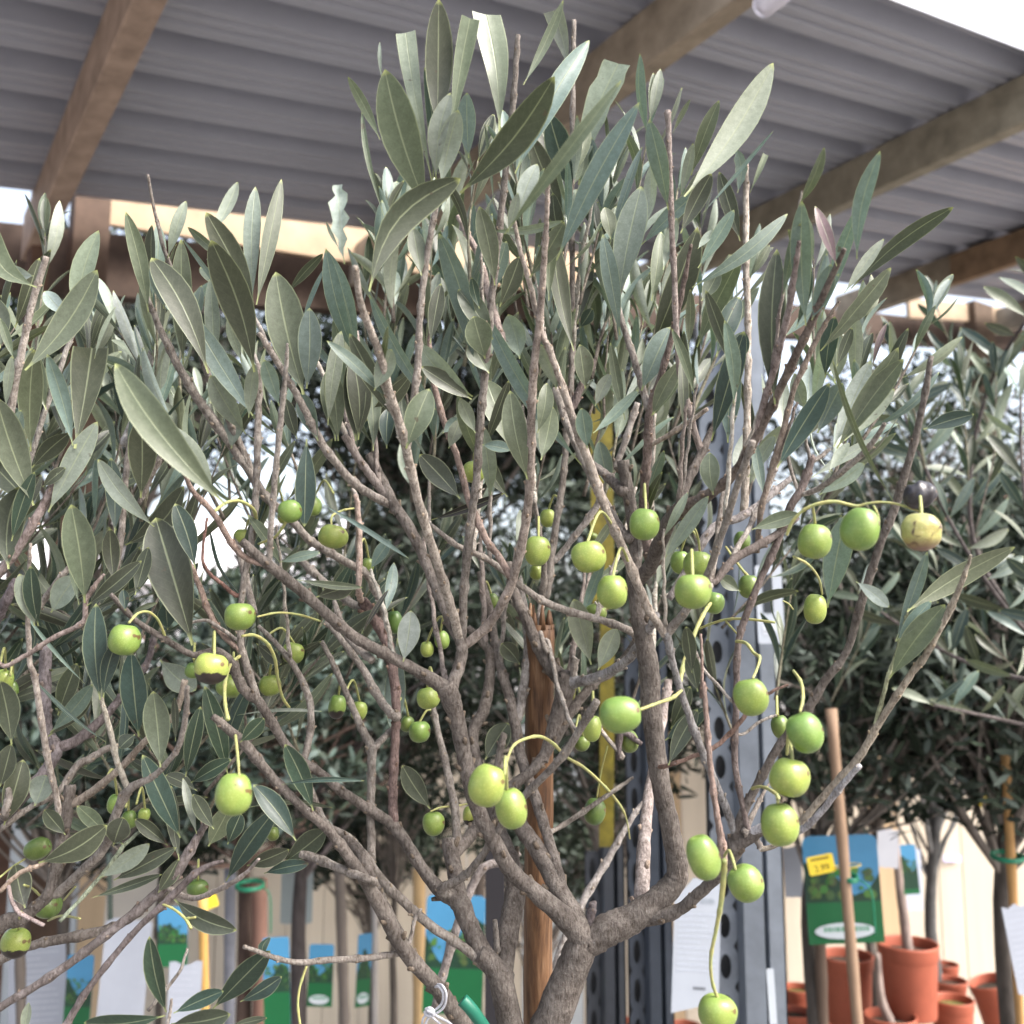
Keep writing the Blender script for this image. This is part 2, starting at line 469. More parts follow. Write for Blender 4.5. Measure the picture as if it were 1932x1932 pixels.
# ---- buildings far behind
def house(name, x0, x1, Y, h, col, label, wins, roofcol=(0.25, 0.12, 0.08)):
    e = empty(name, ((x0 + x1) / 2, Y, 0), label, 'building')
    w = MB(); w.box(((x0 + x1) / 2, Y + 2, h / 2), (x1 - x0, 4, h), col); w.build('wall', RENDER, e, smooth=False)
    r = MB(); r.add([(x0 - .3, Y - .3, h), (x1 + .3, Y - .3, h), (x1 + .3, Y + 4.3, h), (x0 - .3, Y + 4.3, h), (x0 - .3, Y + 2, h + 1.2), (x1 + .3, Y + 2, h + 1.2)],
                    [(0, 1, 5, 4), (3, 4, 5, 2), (0, 4, 3), (1, 2, 5), (0, 3, 2, 1)], roofcol)
    r.build('roof', RENDER, e, smooth=False)
    for (wx, wz, ww, wh) in wins:
        f = MB(); f.box((wx, Y - 0.02, wz), (ww, 0.08, wh), (0.7, 0.7, 0.7)); fo = f.build('window', PLASTIC, e, smooth=False)
        p = MB(); p.box((wx, Y - 0.065, wz), (ww - .12, 0.02, wh - .12), (0.05, 0.06, 0.08)); p.build('pane', PLASTIC, fo, smooth=False)
    return e
house('brick_building', 6.1, 8.0, 13, 2.6, (0.62, 0.33, 0.18), 'orange rendered building glimpsed through the right-hand foliage', [(7.0, 1.7, .7, .9)])
house('pale_building', -7.5, -3.0, 15, 2.5, (0.72, 0.70, 0.72), roofcol=(.6, .58, .6), label='low pale building glimpsed between the left-hand branches', wins=[(-5.9, 1.6, .8, 1.0), (-4.2, 1.6, .8, 1.0)])

# ------------------------------------------------------------------ background olive trees
def noise3(p, s=1.0, o=0.0):
    return (np.sin(p[:, 0] * 7.1 * s + o) * np.sin(p[:, 1] * 6.3 * s + 1.7 + o) * np.sin(p[:, 2] * 8.9 * s + 0.6 + o)
            + 0.5 * np.sin(p[:, 0] * 15.7 * s + 2.1 + o) * np.sin(p[:, 2] * 17.3 * s + o))
def far_leaves(center, rad, n, length=0.05, width=0.0115, tones=None, seed=0, gap=0.15, flat_bottom=0.0):
    r = np.random.default_rng(seed)
    pts = []
    tot = 0
    while tot < n:
        q = r.uniform(-1, 1, (n * 2, 3)); d = np.linalg.norm(q, axis=1)
        q = q[(d < 1) & (d > 0.25 * r.random(len(d)))]
        w = q * np.array(rad)
        nz = noise3(w, 1.3, seed)
        edge = np.linalg.norm(q, axis=1)
        keep = (nz > -gap - 0.9 * (1 - edge)) & (edge + 0.18 * nz < 0.98)
        q = w[keep]; pts.append(q); tot += len(q)
    c = np.concatenate(pts)[:n] + np.array(tuple(center))
    th = r.uniform(0, 2 * np.pi, n); el = np.clip(r.normal(0.45, 0.55, n), -1.2, 1.4)
    a = np.stack([np.cos(th) * np.cos(el), np.sin(th) * np.cos(el), np.sin(el)], 1)
    rv = r.normal(size=(n, 3)); w = np.cross(a, rv); w /= np.linalg.norm(w, axis=1)[:, None]
    nn = np.cross(a, w)
    L = length * r.uniform(0.6, 1.25, n)[:, None]; W = width * r.uniform(0.7, 1.2, n)[:, None] / 2
    v = np.empty((n, 6, 3))
    v[:, 0] = c; v[:, 1] = c + a * L * .3 + w * W + nn * W * .3; v[:, 2] = c + a * L * .3 - w * W + nn * W * .3
    v[:, 3] = c + a * L * .7 + w * W * .9 + nn * W * .3; v[:, 4] = c + a * L * .7 - w * W * .9 + nn * W * .3; v[:, 5] = c + a * L
    idx = np.arange(n)[:, None] * 6
    f = np.concatenate([idx + np.array([0, 2, 1, 0])[None, :], ], 1)
    tri1 = (idx + np.array([0, 2, 1])).tolist(); quad = (idx + np.array([1, 2, 4, 3])).tolist(); tri2 = (idx + np.array([3, 4, 5])).tolist()
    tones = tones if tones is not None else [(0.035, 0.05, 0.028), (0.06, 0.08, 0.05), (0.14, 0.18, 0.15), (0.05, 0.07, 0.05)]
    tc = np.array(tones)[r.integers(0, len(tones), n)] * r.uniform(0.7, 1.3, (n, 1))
    return v.reshape(-1, 3), tri1 + quad + tri2, np.repeat(tc, 6, axis=0)

def bg_tree(name, base_px, d, crown_px, rad, n, label, trunk_r=0.014, seed=1, col=(0.16, 0.14, 0.125), tones=None, length=0.05, gap=0.15, top=None, width=0.0115, ztwig=95, group='nursery olive trees behind', cat='olive tree', trunk_top_y=1600):
    c = P(crown_px[0], crown_px[1], d)
    bt = P(base_px[0], base_px[1], d)
    e = empty(name, (bt.x, bt.y, 0), label, cat, group)
    bcol = tuple(q * 1.0 for q in col); col = tuple(q * .55 for q in col)
    tb = MB()
    jit = random.Random(seed)
    pts = [(bt.x + .03 * jit.uniform(-1, 1), bt.y, 0.0), (bt.x + .006, bt.y, bt.z * .6), (bt.x, bt.y, bt.z), ((bt.x * .6 + c.x * .4), c.y, (bt.z + c.z) / 2), (c.x, c.y, c.z)]
    pp = crom(pts, 6)
    tb.tube(pp, [trunk_r * (1.15 - 0.75 * i / len(pp)) for i in range(len(pp))], 10, col, wob=0.05)
    tb.build('trunk', BARKD, e)
    br = MB()
    for i in range(ztwig):
        h = jit.uniform(0.05, 0.9)
        s0 = Vector(pp[int(len(pp) * (0.5 + 0.49 * h))])
        a = jit.uniform(0, 6.28); el = jit.uniform(-0.1, 1.1); L = jit.uniform(.5, 1.0)
        tip = Vector((c.x + rad[0] * L * math.cos(a) * math.cos(el), c.y + rad[1] * L * math.sin(a) * math.cos(el), c.z + rad[2] * L * math.sin(el) * 1.0 - rad[2] * jit.uniform(0, .7) * (1 - h)))
        mid = s0.lerp(tip, .5) + Vector((jit.uniform(-.04, .04), jit.uniform(-.04, .04), jit.uniform(-.05, .03)))
        q = crom([tuple(s0), tuple(mid), tuple(tip)], 5)
        r0 = trunk_r * jit.uniform(.15, .42)
        br.tube(q, [r0 * (1 - .75 * k / len(q)) for k in range(len(q))], 5, (bcol[0] * 1.2, bcol[1] * 1.2, bcol[2] * 1.2), cap=False)
    br.build('branches', BARKD, e)
    v, f, cc = far_leaves(c, rad, n, length, width, tones, seed, gap)
    cr = MB(); cr.v = [tuple(q) for q in v]; cr.f = [tuple(q) for q in f]; cr.c = [tuple(q) for q in cc]; cr.uv = [(0.5, 0.5)] * len(v)
    cr.build('crown', FLEAF, e)
    return e
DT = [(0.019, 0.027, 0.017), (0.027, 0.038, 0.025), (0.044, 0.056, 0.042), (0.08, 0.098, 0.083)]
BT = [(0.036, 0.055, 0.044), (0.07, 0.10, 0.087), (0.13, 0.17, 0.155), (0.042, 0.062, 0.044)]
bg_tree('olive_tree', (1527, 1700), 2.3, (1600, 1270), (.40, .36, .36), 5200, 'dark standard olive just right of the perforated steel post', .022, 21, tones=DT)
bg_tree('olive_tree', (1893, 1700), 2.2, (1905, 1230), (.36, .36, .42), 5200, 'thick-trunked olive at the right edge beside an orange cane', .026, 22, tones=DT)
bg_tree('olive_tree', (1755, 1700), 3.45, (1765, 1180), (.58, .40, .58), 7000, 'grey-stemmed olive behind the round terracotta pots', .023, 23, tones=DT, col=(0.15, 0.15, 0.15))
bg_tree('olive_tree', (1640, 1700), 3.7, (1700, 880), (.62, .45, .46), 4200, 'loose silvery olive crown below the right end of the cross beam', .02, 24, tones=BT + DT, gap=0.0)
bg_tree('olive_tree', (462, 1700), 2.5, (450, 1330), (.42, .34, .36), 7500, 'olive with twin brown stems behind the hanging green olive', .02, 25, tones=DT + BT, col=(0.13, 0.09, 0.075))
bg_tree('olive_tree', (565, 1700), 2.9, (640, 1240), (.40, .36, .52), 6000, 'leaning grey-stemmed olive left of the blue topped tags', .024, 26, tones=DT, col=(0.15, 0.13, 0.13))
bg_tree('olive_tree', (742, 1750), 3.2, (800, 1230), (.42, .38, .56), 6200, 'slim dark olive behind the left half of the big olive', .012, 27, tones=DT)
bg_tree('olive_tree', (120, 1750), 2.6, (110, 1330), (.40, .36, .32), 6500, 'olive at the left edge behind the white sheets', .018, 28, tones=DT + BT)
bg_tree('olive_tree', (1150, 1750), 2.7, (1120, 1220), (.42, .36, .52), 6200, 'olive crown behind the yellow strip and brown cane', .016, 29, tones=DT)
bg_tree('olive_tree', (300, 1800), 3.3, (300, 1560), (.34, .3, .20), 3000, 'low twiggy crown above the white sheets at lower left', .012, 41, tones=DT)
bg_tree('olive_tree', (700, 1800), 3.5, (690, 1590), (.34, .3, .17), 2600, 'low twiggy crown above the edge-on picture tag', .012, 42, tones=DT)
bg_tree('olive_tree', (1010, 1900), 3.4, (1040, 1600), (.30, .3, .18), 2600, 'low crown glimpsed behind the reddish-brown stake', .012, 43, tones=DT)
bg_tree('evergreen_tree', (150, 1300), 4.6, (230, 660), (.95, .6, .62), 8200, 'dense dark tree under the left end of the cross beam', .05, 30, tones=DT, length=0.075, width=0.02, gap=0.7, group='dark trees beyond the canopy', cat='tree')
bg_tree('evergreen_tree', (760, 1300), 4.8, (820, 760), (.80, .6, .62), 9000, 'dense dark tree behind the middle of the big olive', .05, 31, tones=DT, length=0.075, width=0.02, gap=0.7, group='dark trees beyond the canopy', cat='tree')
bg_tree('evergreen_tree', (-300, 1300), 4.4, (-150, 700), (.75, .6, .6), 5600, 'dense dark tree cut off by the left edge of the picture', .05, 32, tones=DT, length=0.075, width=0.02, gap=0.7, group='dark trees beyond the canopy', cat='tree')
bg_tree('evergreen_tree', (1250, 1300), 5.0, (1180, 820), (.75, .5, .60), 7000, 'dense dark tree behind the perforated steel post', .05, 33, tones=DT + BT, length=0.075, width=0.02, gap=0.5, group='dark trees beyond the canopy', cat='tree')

# ------------------------------------------------------------------ leaf and branch builders for the near trees
TONE = {'D': (0.046, 0.054, 0.036), 'M': (0.096, 0.115, 0.076), 'S': (0.190, 0.218, 0.175), 'B': (0.120, 0.165, 0.145),  # leaf side colours, with lit and shadowed leaves put into the tone
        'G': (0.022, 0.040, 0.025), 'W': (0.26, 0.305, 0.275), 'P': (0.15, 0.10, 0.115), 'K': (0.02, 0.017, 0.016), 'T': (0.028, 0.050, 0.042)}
WP = [0.0, .05, .10, .18, .28, .40, .52, .64, .75, .85, .92, .97, 1.0]
def prof_w(u, k):
    if u <= 0 or u >= 1: return 0.0
    a = 0.72 + .42 * k; b = 0.74 + .30 * (1.0 - k)
    um = a / (a + b)
    return (u ** a) * ((1 - u) ** b) / ((um ** a) * ((1 - um) ** b))
def leaf(mb, base, tip, hw, nrm_hint, roll=0.0, curl=0.05, side=0.0, fold=0.25, tone='M', cut=1.0, wavy=0.0, twist=0.0, jitter=True):
    base = Vector(base); tip = Vector(tip)
    a = tip - base; L = a.length
    if L < 1e-5: return
    a.normalize()
    w = a.cross(nrm_hint)
    if w.length < 1e-4: w = a.orthogonal()
    w.normalize(); n = w.cross(a).normalized()
    rot = Matrix.Rotation(roll, 3, a); w = rot @ w; n = rot @ n
    c = TONE[tone] if isinstance(tone, str) else tone
    if jitter:
        k = rng.uniform(0.82, 1.18); c = (c[0] * k * rng.uniform(.95, 1.06), c[1] * k, c[2] * k * rng.uniform(.92, 1.08))
    vs = []; uvs = []; fs = []
    pw = rng.uniform(.72, .95); ph = rng.uniform(0, 6)
    for i, t in enumerate(WP):
        if t < 0.06: ww = 0.07
        else:
            u = (t - 0.05) / 0.95
            ww = prof_w(u, pw)
            ww = max(ww, 0.07 if t < .1 else 0.012)
        if cut < 1.0: 
            t2 = t * cut
            u = max(0.0, (t2 - .05) / .95); ww = 0.07 if t2 < .06 else max(0.07, prof_w(u, pw))
        wl = hw * ww
        arc = math.sin(math.pi * t)
        p = base + a * (L * t) + n * (curl * L * arc) + w * (side * L * arc)
        tw = twist * (t - .3)
        wr = w * math.cos(tw) + n * math.sin(tw); nr = n * math.cos(tw) - w * math.sin(tw)
        for j, xx in enumerate((-1, -.55, 0, .55, 1)):
            wav = 1.0
            off = 0
            if wavy: wav = 1 + wavy * math.sin(t * 23 + ph + j); off = wavy * .4 * math.sin(t * 17 + ph * 2 + (3 if xx > 0 else 0))
            rip = 0.05 * math.sin(t * 11 + ph + xx * 2) * abs(xx)
            vs.append(p + wr * (wl * xx * wav) + nr * (wl * (fold * (abs(xx) ** 1.3) + rip + off)))
            uvs.append((0.5 + xx * 0.5, t * (cut if cut < 1 else 1)))
    for i in range(len(WP) - 1):
        for j in range(4):
            q = i * 5 + j
            fs.append((q, q + 1, q + 6, q + 5))
    mb.add(vs, fs, c, uvs)

class Tree:
    def __init__(s, root):
        s.root = root; s.samples = []   # (x, y, depth)
        s.curves = []
        s.arr = None
    def near(s, x, y):
        if not s.samples: return None
        if s.arr is None or len(s.arr) != len(s.samples): s.arr = np.array([q[:3] for q in s.samples])
        d = np.hypot(s.arr[:, 0] - x, s.arr[:, 1] - y)
        i = int(d.argmin()); return d[i], s.arr[i, 2], s.arr[i, 0], s.arr[i, 1]
def parse(lst):
    out = []; tile = None
    for it in lst:
        if isinstance(it, str): tile = it
        else:
            x, y = F(tile, it[0], it[1]); out.append((x, y, (it[2] if len(it) > 2 else 16) * 0.36383))
    return out
def branch(tree, spec, dz=None, d0=None, col=None, name='branch', scars=True, add=True, mb=None, parent=None, stubend=False):
    pts = parse(spec)
    nd = tree.near(pts[0][0], pts[0][1])
    ds = d0 if d0 is not None else (nd[1] if nd and nd[0] < 40 else 0.66)
    pre = None
    if nd and 2 < nd[0] < 22 and (d0 is None or abs(d0 - nd[1]) < .09): pre = (nd[2], nd[3], pts[0][2], nd[1])
    if dz is None: dz = rng.uniform(-0.05, 0.07)
    dist = [0]
    for a, b in zip(pts, pts[1:]): dist.append(dist[-1] + math.hypot(b[0] - a[0], b[1] - a[1]))
    q = [(p[0], p[1], p[2], ds + dz * (dd / dist[-1])) for p, dd in zip(pts, dist)]
    if pre: q = [pre] + q
    sm = crom(q, 6)
    wpts = []; rad = []
    for k, (x, y, r, d) in enumerate(sm):
        jx = 1.2 * math.sin(k * 1.9 + x) ; jy = 1.0 * math.sin(k * 1.3 + y)
        wpts.append(P(x + jx * .5, y + jy * .4, d)); rad.append(max(r * (.86 if r < 14 else .95), 1.3) / FPX * d)
        tree.samples.append((x, y, d, r))
    if col is not None: col = (col[0] * 1.15, col[1] * 1.18, col[2] * 1.2)
    if col is None:
        rr = max(p[2] for p in pts)
        col = (0.175, 0.148, 0.122) if rr > 11 else ((0.28, 0.243, 0.20) if rr > 7 else (0.37, 0.325, 0.27))
        f = rng.uniform(.85, 1.15); col = tuple(c * f for c in col)
    own = mb is None
    if own: mb = MB()
    # knots: local swellings
    acc = 0; nxt = rng.uniform(.012, .03); R2 = list(rad)
    nodes = []
    for i in range(1, len(wpts) - 1):
        acc += (wpts[i] - wpts[i - 1]).length
        if acc > nxt:
            acc = 0; nxt = rng.uniform(.014, .030); R2[i] *= (rng.uniform(1.12, 1.3) if rad[i] < .0035 else rng.uniform(1.0, 1.07)); nodes.append(i)
        else: R2[i] *= rng.uniform(.97, 1.04)
    n = 16 if max(rad) > .006 else (12 if max(rad) > .003 else 9)
    cols = []
    for i in range(len(wpts)):
        f = 1 + .12 * math.sin(i * .7 + pts[0][0]) + rng.uniform(-.06, .06)
        cols.append(tuple(c * f for c in col))
    mb.tube(wpts, R2, n, cols, wob=0.03)
    if scars:
        ang = rng.uniform(0, 3)
        for i in nodes:
            t = (wpts[i + 1] - wpts[i - 1]).normalized(); o = t.orthogonal().normalized(); ang += 1.57
            for sgn in (0, math.pi):
                dvec = Matrix.Rotation(ang + sgn, 3, t) @ o
                if rad[i] > .006: continue
                l = rad[i] * rng.uniform(.35, .9)
                p0 = wpts[i] + dvec * rad[i] * .7; p1 = wpts[i] + (dvec + t * .6).normalized() * (rad[i] + l)
                mb.tube([p0, p1], [rad[i] * .42, rad[i] * .26], 6, (col[0] * 1.15, col[1] * 1.05, col[2] * .9))
    tree.curves.append((wpts, rad, sm, col))
    if own: return mb.build(name, BARK, parent or tree.root)

# ------------------------------------------------------------------ THE BIG OLIVE in the middle
base = P(*F('21', 1080, 2500), 0.66)
big = empty('olive_tree', (base.x, base.y, 0.0), 'big many-branched olive in the middle, tied to a brown cane and bearing green olives', 'olive tree')
T1 = Tree(big)
tr = MB()
branch(T1, ['21', (1075, 2900, 125), (1070, 2500, 120), (1072, 2250, 112), (1075, 2150, 100)], dz=0, d0=.66, mb=tr, scars=False)
branch(T1, ['21', (1050, 2300, 80), (990, 2060, 74), (960, 1932, 70), (925, 1760, 68), (885, 1650, 60), (800, 1560, 46)], dz=0.0, d0=.66, mb=tr, scars=False)
branch(T1, ['21', (1090, 2300, 100), (1130, 2050, 100), (1180, 1900, 98), (1260, 1700, 92), (1330, 1530, 84), (1370, 1460, 76)], dz=0.0, d0=.66, mb=tr, scars=False)
tr.tube([(base.x, base.y, 0.28), (base.x + .01, base.y + .005, .7), tuple(P(*F('21', 1075, 2880), .66))], [.032, .028, .0165], 14, (0.2, 0.17, 0.135))
tr.build('trunk', BARK, big)
pt = MB()
pt.lathe([(0.0, .0), (.13, .0), (.17, .30), (.182, .30), (.182, .335), (.165, .335), (.16, .29)], 40, (0.05, 0.05, 0.05), c=(base.x, base.y, 0))
pt.build('pot', PLASTIC, big)
sb = MB(); sb.lathe([(0.0, .295), (.16, .288)], 30, (0.06, 0.04, 0.03), c=(base.x, base.y, 0)); sb.build('soil', SOIL, big)

B = lambda spec, dz=None, **k: branch(T1, spec, dz, **k)
# left half
B(['21', (890, 1660, 58), (800, 1530, 52), (740, 1400, 52), (690, 1290, 54), (600, 1240, 42), (500, 1120, 36), (400, 960, 35), (335, 880, 38)], 0.03)
B(['21', (345, 890, 34), (200, 800, 30), (80, 720, 28), (0, 650, 27), '20', (1560, 560, 27), (1480, 480, 27), (1350, 270, 30), (1260, 190, 32), (1200, 60, 28), '10', (1120, 1690, 24), (1000, 1710, 20), (860, 1630, 20), (700, 1530, 18), (575, 1395, 14)], -0.10)
B(['21', (690, 1280, 30), (600, 1235, 26), (720, 1165, 24), (820, 1050, 22), (915, 900, 21), (1030, 750, 22), (1240, 530, 24), (1410, 255, 25)], -0.07)
B(['21', (700, 1300, 46), (680, 1180, 44), (660, 1080, 44), (640, 970, 40)], 0.02)
B(['21', (665, 1060, 34), (740, 970, 38), (830, 850, 36), (900, 790, 30)], 0.05)
B(['21', (690, 1000, 28), (670, 800, 24), (630, 600, 22), (590, 440, 20), (555, 260, 18)], 0.06)
B(['21', (355, 880, 30), (350, 720, 28), (362, 480, 27), (368, 300, 26), '11', (360, 1850, 30), (320, 1640, 34), (240, 1500, 38), (190, 1430, 34)], 0.05, col=(.17, .115, .095))
B(['11', (215, 1480, 26), (100, 1420, 24), (0, 1340, 24), '10', (1560, 1220, 22)], 0.05)
B(['11', (300, 1500, 24), (230, 1310, 24), (110, 1230, 24), (0, 1165, 24), '10', (1600, 1110, 24), (1500, 1000, 24), (1380, 890, 26), (1250, 690, 28), (1060, 430, 28), (940, 240, 24), (830, 20, 20), '00', (780, 1580, 15), (745, 1490, 12)], -0.06)
B(['10', (1330, 830, 24), (1210, 540, 22), (1130, 370, 22), (1065, 220, 20), '00', (950, 1560, 15), (900, 1420, 13), (850, 1290, 12), (800, 1080, 10), (768, 905, 8)], -0.05)
# right side trunk's left limb
B(['21', (1350, 1500, 78), (1265, 1400, 62), (1110, 1265, 48), (960, 1130, 44), (875, 980, 42), (805, 850, 42), (755, 700, 42), (715, 500, 42), (675, 330, 46), (645, 230, 56), (620, 170, 56)], -0.03)
B(['21', (625, 190, 42), (560, 150, 40), (450, 85, 36), (300, 5, 34), '11', (150, 1615, 34), (0, 1490, 33), '10', (1550, 1370, 34), (1440, 1280, 34), (1370, 1225, 32), (1255, 1120, 24)], -0.06)
B(['10', (1380, 1240, 22), (1280, 1210, 20), (1200, 1130, 20), (1110, 980, 18), (1000, 860, 16), (960, 770, 14), (915, 685, 9)], -0.03, col=(.24, .17, .13))
B(['10', (1395, 1240, 18), (1405, 1050, 18), (1430, 750, 18), (1460, 450, 17), (1485, 200, 13), (1490, 95, 7)], -0.04)
B(['21', (645, 200, 40), (690, 90, 36), (710, 0, 36), '11', (700, 1640, 34), (640, 1520, 30), (560, 1330, 30), (500, 1180, 32), (430, 1040, 34), (350, 930, 34)], 0.03)
B(['11', (380, 970, 34), (330, 890, 38), (270, 760, 34), (230, 670, 30)], 0.01)
B(['11', (340, 930, 28), (240, 880, 26), (130, 800, 26), (0, 640, 24), '10', (1640, 560, 24), (1560, 400, 22), (1480, 260, 20), (1400, 130, 18), (1340, 40, 14)], -0.05)
B(['11', (330, 900, 26), (250, 800, 26), (170, 690, 24), (100, 570, 24)], -0.01, col=(.22, .18, .15))
B(['11', (700, 1630, 28), (640, 1420, 28), (555, 1150, 28), (480, 900, 28), (430, 680, 28), (385, 500, 27), (340, 370, 26), (290, 170, 25), (225, 0, 23), '01', (180, 1560, 21), (155, 1380, 18)], -0.13, col=(.34, .285, .225))
B(['11', (425, 660, 20), (450, 450, 21), (478, 250, 22), (488, 50, 21), '01', (485, 1740, 20), (505, 1500, 20), (540, 1250, 19), (570, 1100, 18), (605, 900, 17), (625, 720, 15)], -0.02)
B(['11', (712, 1620, 25), (718, 1400, 25), (742, 1150, 27), (765, 950, 25), (785, 800, 24), (805, 500, 24), (830, 250, 24), (850, 0, 23), '01', (880, 1400, 21), (925, 1000, 20), (950, 750, 19), (978, 500, 18), (1000, 180, 16)], -0.07)
B(['11', (735, 1650, 30), (850, 1550, 28), (950, 1380, 28), (1010, 1180, 27), (1050, 950, 26), (1068, 700, 25), (1070, 450, 25), (1085, 200, 24), (1110, 0, 22), '01', (1125, 1500, 20), (1145, 1200, 16), (1152, 1050, 14), (1156, 895, 13)], -0.11, col=(.30, .24, .19))
B(['11', (970, 1320, 22), (900, 1200, 22), (840, 1120, 22), (780, 990, 22), (735, 880, 20), (690, 700, 20), (610, 480, 20), (560, 280, 18), (540, 100, 14), '01', (560, 1650, 9)], 0.02, col=(.25, .18, .14))
# centre
B(['21', (945, 1840, 56), (925, 1700, 56), (935, 1560, 55), (960, 1400, 58), (985, 1250, 56), (965, 1090, 48), (900, 930, 42), (860, 760, 38), (790, 590, 38), (765, 430, 36), (820, 310, 36), (850, 170, 32), (855, 20, 28), '11', (820, 1650, 24), (740, 1570, 22)], 0.10)
B(['21', (1320, 1420, 52), (1220, 1250, 50), (1120, 1060, 48), (1010, 900, 44), (975, 840, 36)], 0.04)
B(['21', (1230, 1230, 34), (1160, 980, 34), (1090, 760, 34), (1020, 560, 34), (985, 360, 34), (940, 180, 30), (890, 20, 26), '11', (860, 1500, 22), (800, 1280, 20)], 0.11)
B(['21', (1000, 340, 28), (1030, 180, 28), (1050, 0, 26), '11', (1040, 1500, 22), (990, 1260, 20)], .03, col=(.3, .26, .22))
B(['21', (1030, 960, 34), (1000, 860, 32), (960, 720, 30), (1080, 610, 32), (1180, 470, 34), (1290, 290, 30), (1400, 160, 26), '11', (1500, 1790, 26), (1620, 1640, 28)], 0.05)
B(['21', (1130, 560, 36), (1190, 380, 40), (1240, 220, 50), (1240, 140, 56), '11', (1210, 1820, 46), (1120, 1690, 40), (1050, 1540, 34), (985, 1400, 30), (950, 1230, 24)], 0.04)
B(['11', (1260, 1850, 44), (1340, 1845, 32), (1450, 1810, 30), (1570, 1735, 28), (1640, 1640, 30), (1690, 1560, 26), (1720, 1500, 22)], -0.08, col=(.32, .29, .26))
B(['21', (1290, 130, 20), (1292, 60, 26), (1300, 30, 26)], 0)
B(['11', (1155, 1640, 13), (1200, 1850, 13), '21', (1225, 230, 13), (1270, 360, 12), (1310, 410, 10)], -0.05)
B(['11', (1130, 1400, 26), (1110, 1560, 16), (1155, 1700, 13)], -0.03)
B(['11', (1130, 1400, 24), (1135, 1250, 18), (1110, 1060, 14), (1085, 900, 12)], -0.03)
B(['11', (1590, 1590, 22), (1430, 1530, 23), (1250, 1480, 23), (1120, 1425, 22), (1000, 1340, 20), (850, 1220, 19), (680, 1140, 17), (545, 1035, 13)], -0.05, d0=.68)
# right main limb
B(['21', (1380, 1500, 80), (1470, 1440, 84), (1580, 1390, 80), (1720, 1290, 68), (1815, 1190, 62), (1825, 1110, 58), (1800, 960, 53), (1755, 750, 52), (1715, 520, 52), (1690, 270, 54), (1680, 80, 56), '11', (1650, 1620, 48), (1620, 1500, 40), (1600, 1300, 40), (1610, 1150, 38), (1580, 930, 36), (1545, 700, 38)], 0.0)
B(['11', (1610, 1330, 40), (1680, 1260, 40), (1735, 1130, 40), (1790, 1010, 42), (1840, 955, 44)], -0.06)
B(['12', (150, 960, 44), (270, 895, 36), (400, 800, 30), (500, 660, 28), (610, 450, 26), (700, 260, 25), (790, 70, 25), '02', (870, 1580, 22), (940, 1420, 18), (1000, 1290, 15)], -0.10, col=(.15, .115, .09))
B(['12', (545, 590, 22), (570, 450, 22), (630, 250, 21), (680, 50, 20), '02', (715, 1600, 18), (745, 1400, 16), (765, 1250, 13)], -0.06, col=(.27, .21, .18))
B(['12', (150, 930, 32), (190, 800, 28), (265, 650, 24), (345, 475, 20)], 0.02)
B(['12', (0, 1270, 28), (-30, 1100, 28), (-40, 900, 27), (-20, 650, 28), (-8, 440, 26), (45, 270, 20), (120, 0, 18), '02', (165, 1480, 15), (205, 1265, 10)], -0.05, col=(.17, .125, .10))
B(['11', (1680, 440, 24), (1640, 300, 22), (1585, 120, 20), '01', (1545, 1680, 18), (1515, 1570, 14)], 0.02)
B(['12', (0, 620, 15), (150, 530, 15), (290, 435, 13)], -0.03, col=(.42, .34, .26))
B(['12', (255, 650, 22), (210, 500, 20), (150, 250, 18), (130, 50, 17), '02', (115, 1400, 17), (98, 1000, 17), (90, 780, 17), (84, 570, 17)], -0.04, col=(.30, .24, .2))
B(['11', (1540, 860, 36), (1460, 780, 28), (1385, 720, 22)], .02)
B(['11', (1560, 1100, 30), (1440, 900, 28), (1330, 680, 26), (1240, 470, 24), (1195, 330, 22)], .05)
B(['11', (1280, 430, 22), (1330, 310, 24), (1390, 180, 22)], .01, col=(.12, .09, .075))
B(['11', (1150, 1390, 24), (1190, 1080, 22), (1230, 830, 20), (1250, 600, 20), (1275, 300, 19), (1285, 0, 18), '01', (1280, 1300, 17), (1278, 900, 16), (1284, 500, 15), (1290, 105, 14)], 0.02)
B(['11', (1190, 1220, 20), (1290, 1100, 20), (1400, 950, 21), (1470, 800, 20), (1550, 620, 20), (1620, 400, 18)], -0.02, col=(.36, .31, .26))
# junction lower right
B(['21', (1640, 1380, 46), (1740, 1375, 40), (1850, 1330, 38), (1932, 1260, 36), '22', (340, 1165, 36), (420, 1050, 44), (450, 990, 48), (560, 930, 34), (610, 900, 24)], -0.05)
B(['22', (450, 990, 34), (420, 900, 26), (330, 680, 24), (240, 460, 23), (150, 200, 22), (110, 60, 20), '12', (85, 1640, 26), (75, 1590, 34)], -0.02, col=(.22, .2, .18))
B(['12', (70, 1600, 30), (0, 1500, 24), '11', (1640, 1390, 28), (1540, 1150, 28), (1445, 930, 27), (1380, 740, 28), (1300, 530, 26), (1235, 330, 22), (1160, 120, 20), '01', (1120, 1720, 18), (1060, 1470, 16), (1000, 1250, 13), (965, 1040, 10)], -0.05, col=(.34, .28, .22))
B(['12', (85, 1590, 30), (180, 1480, 24), (270, 1340, 22), (330, 1180, 22), (400, 980, 22), (460, 780, 22), (525, 600, 22)], -0.06)
B(['22', (445, 960, 40), (480, 820, 28), (560, 670, 26), (660, 490, 26), (790, 330, 28), (900, 150, 26), (1010, 0, 23), '12', (1100, 1400, 26), (1180, 1150, 24), (1270, 920, 26), (1340, 680, 22), (1400, 450, 20), (1450, 160, 16)], -0.07)
B(['22', (480, 960, 30), (620, 900, 24), (760, 930, 22), (880, 830, 20), (980, 700, 20), (1080, 590, 15)], -0.06, col=(.42, .39, .37))
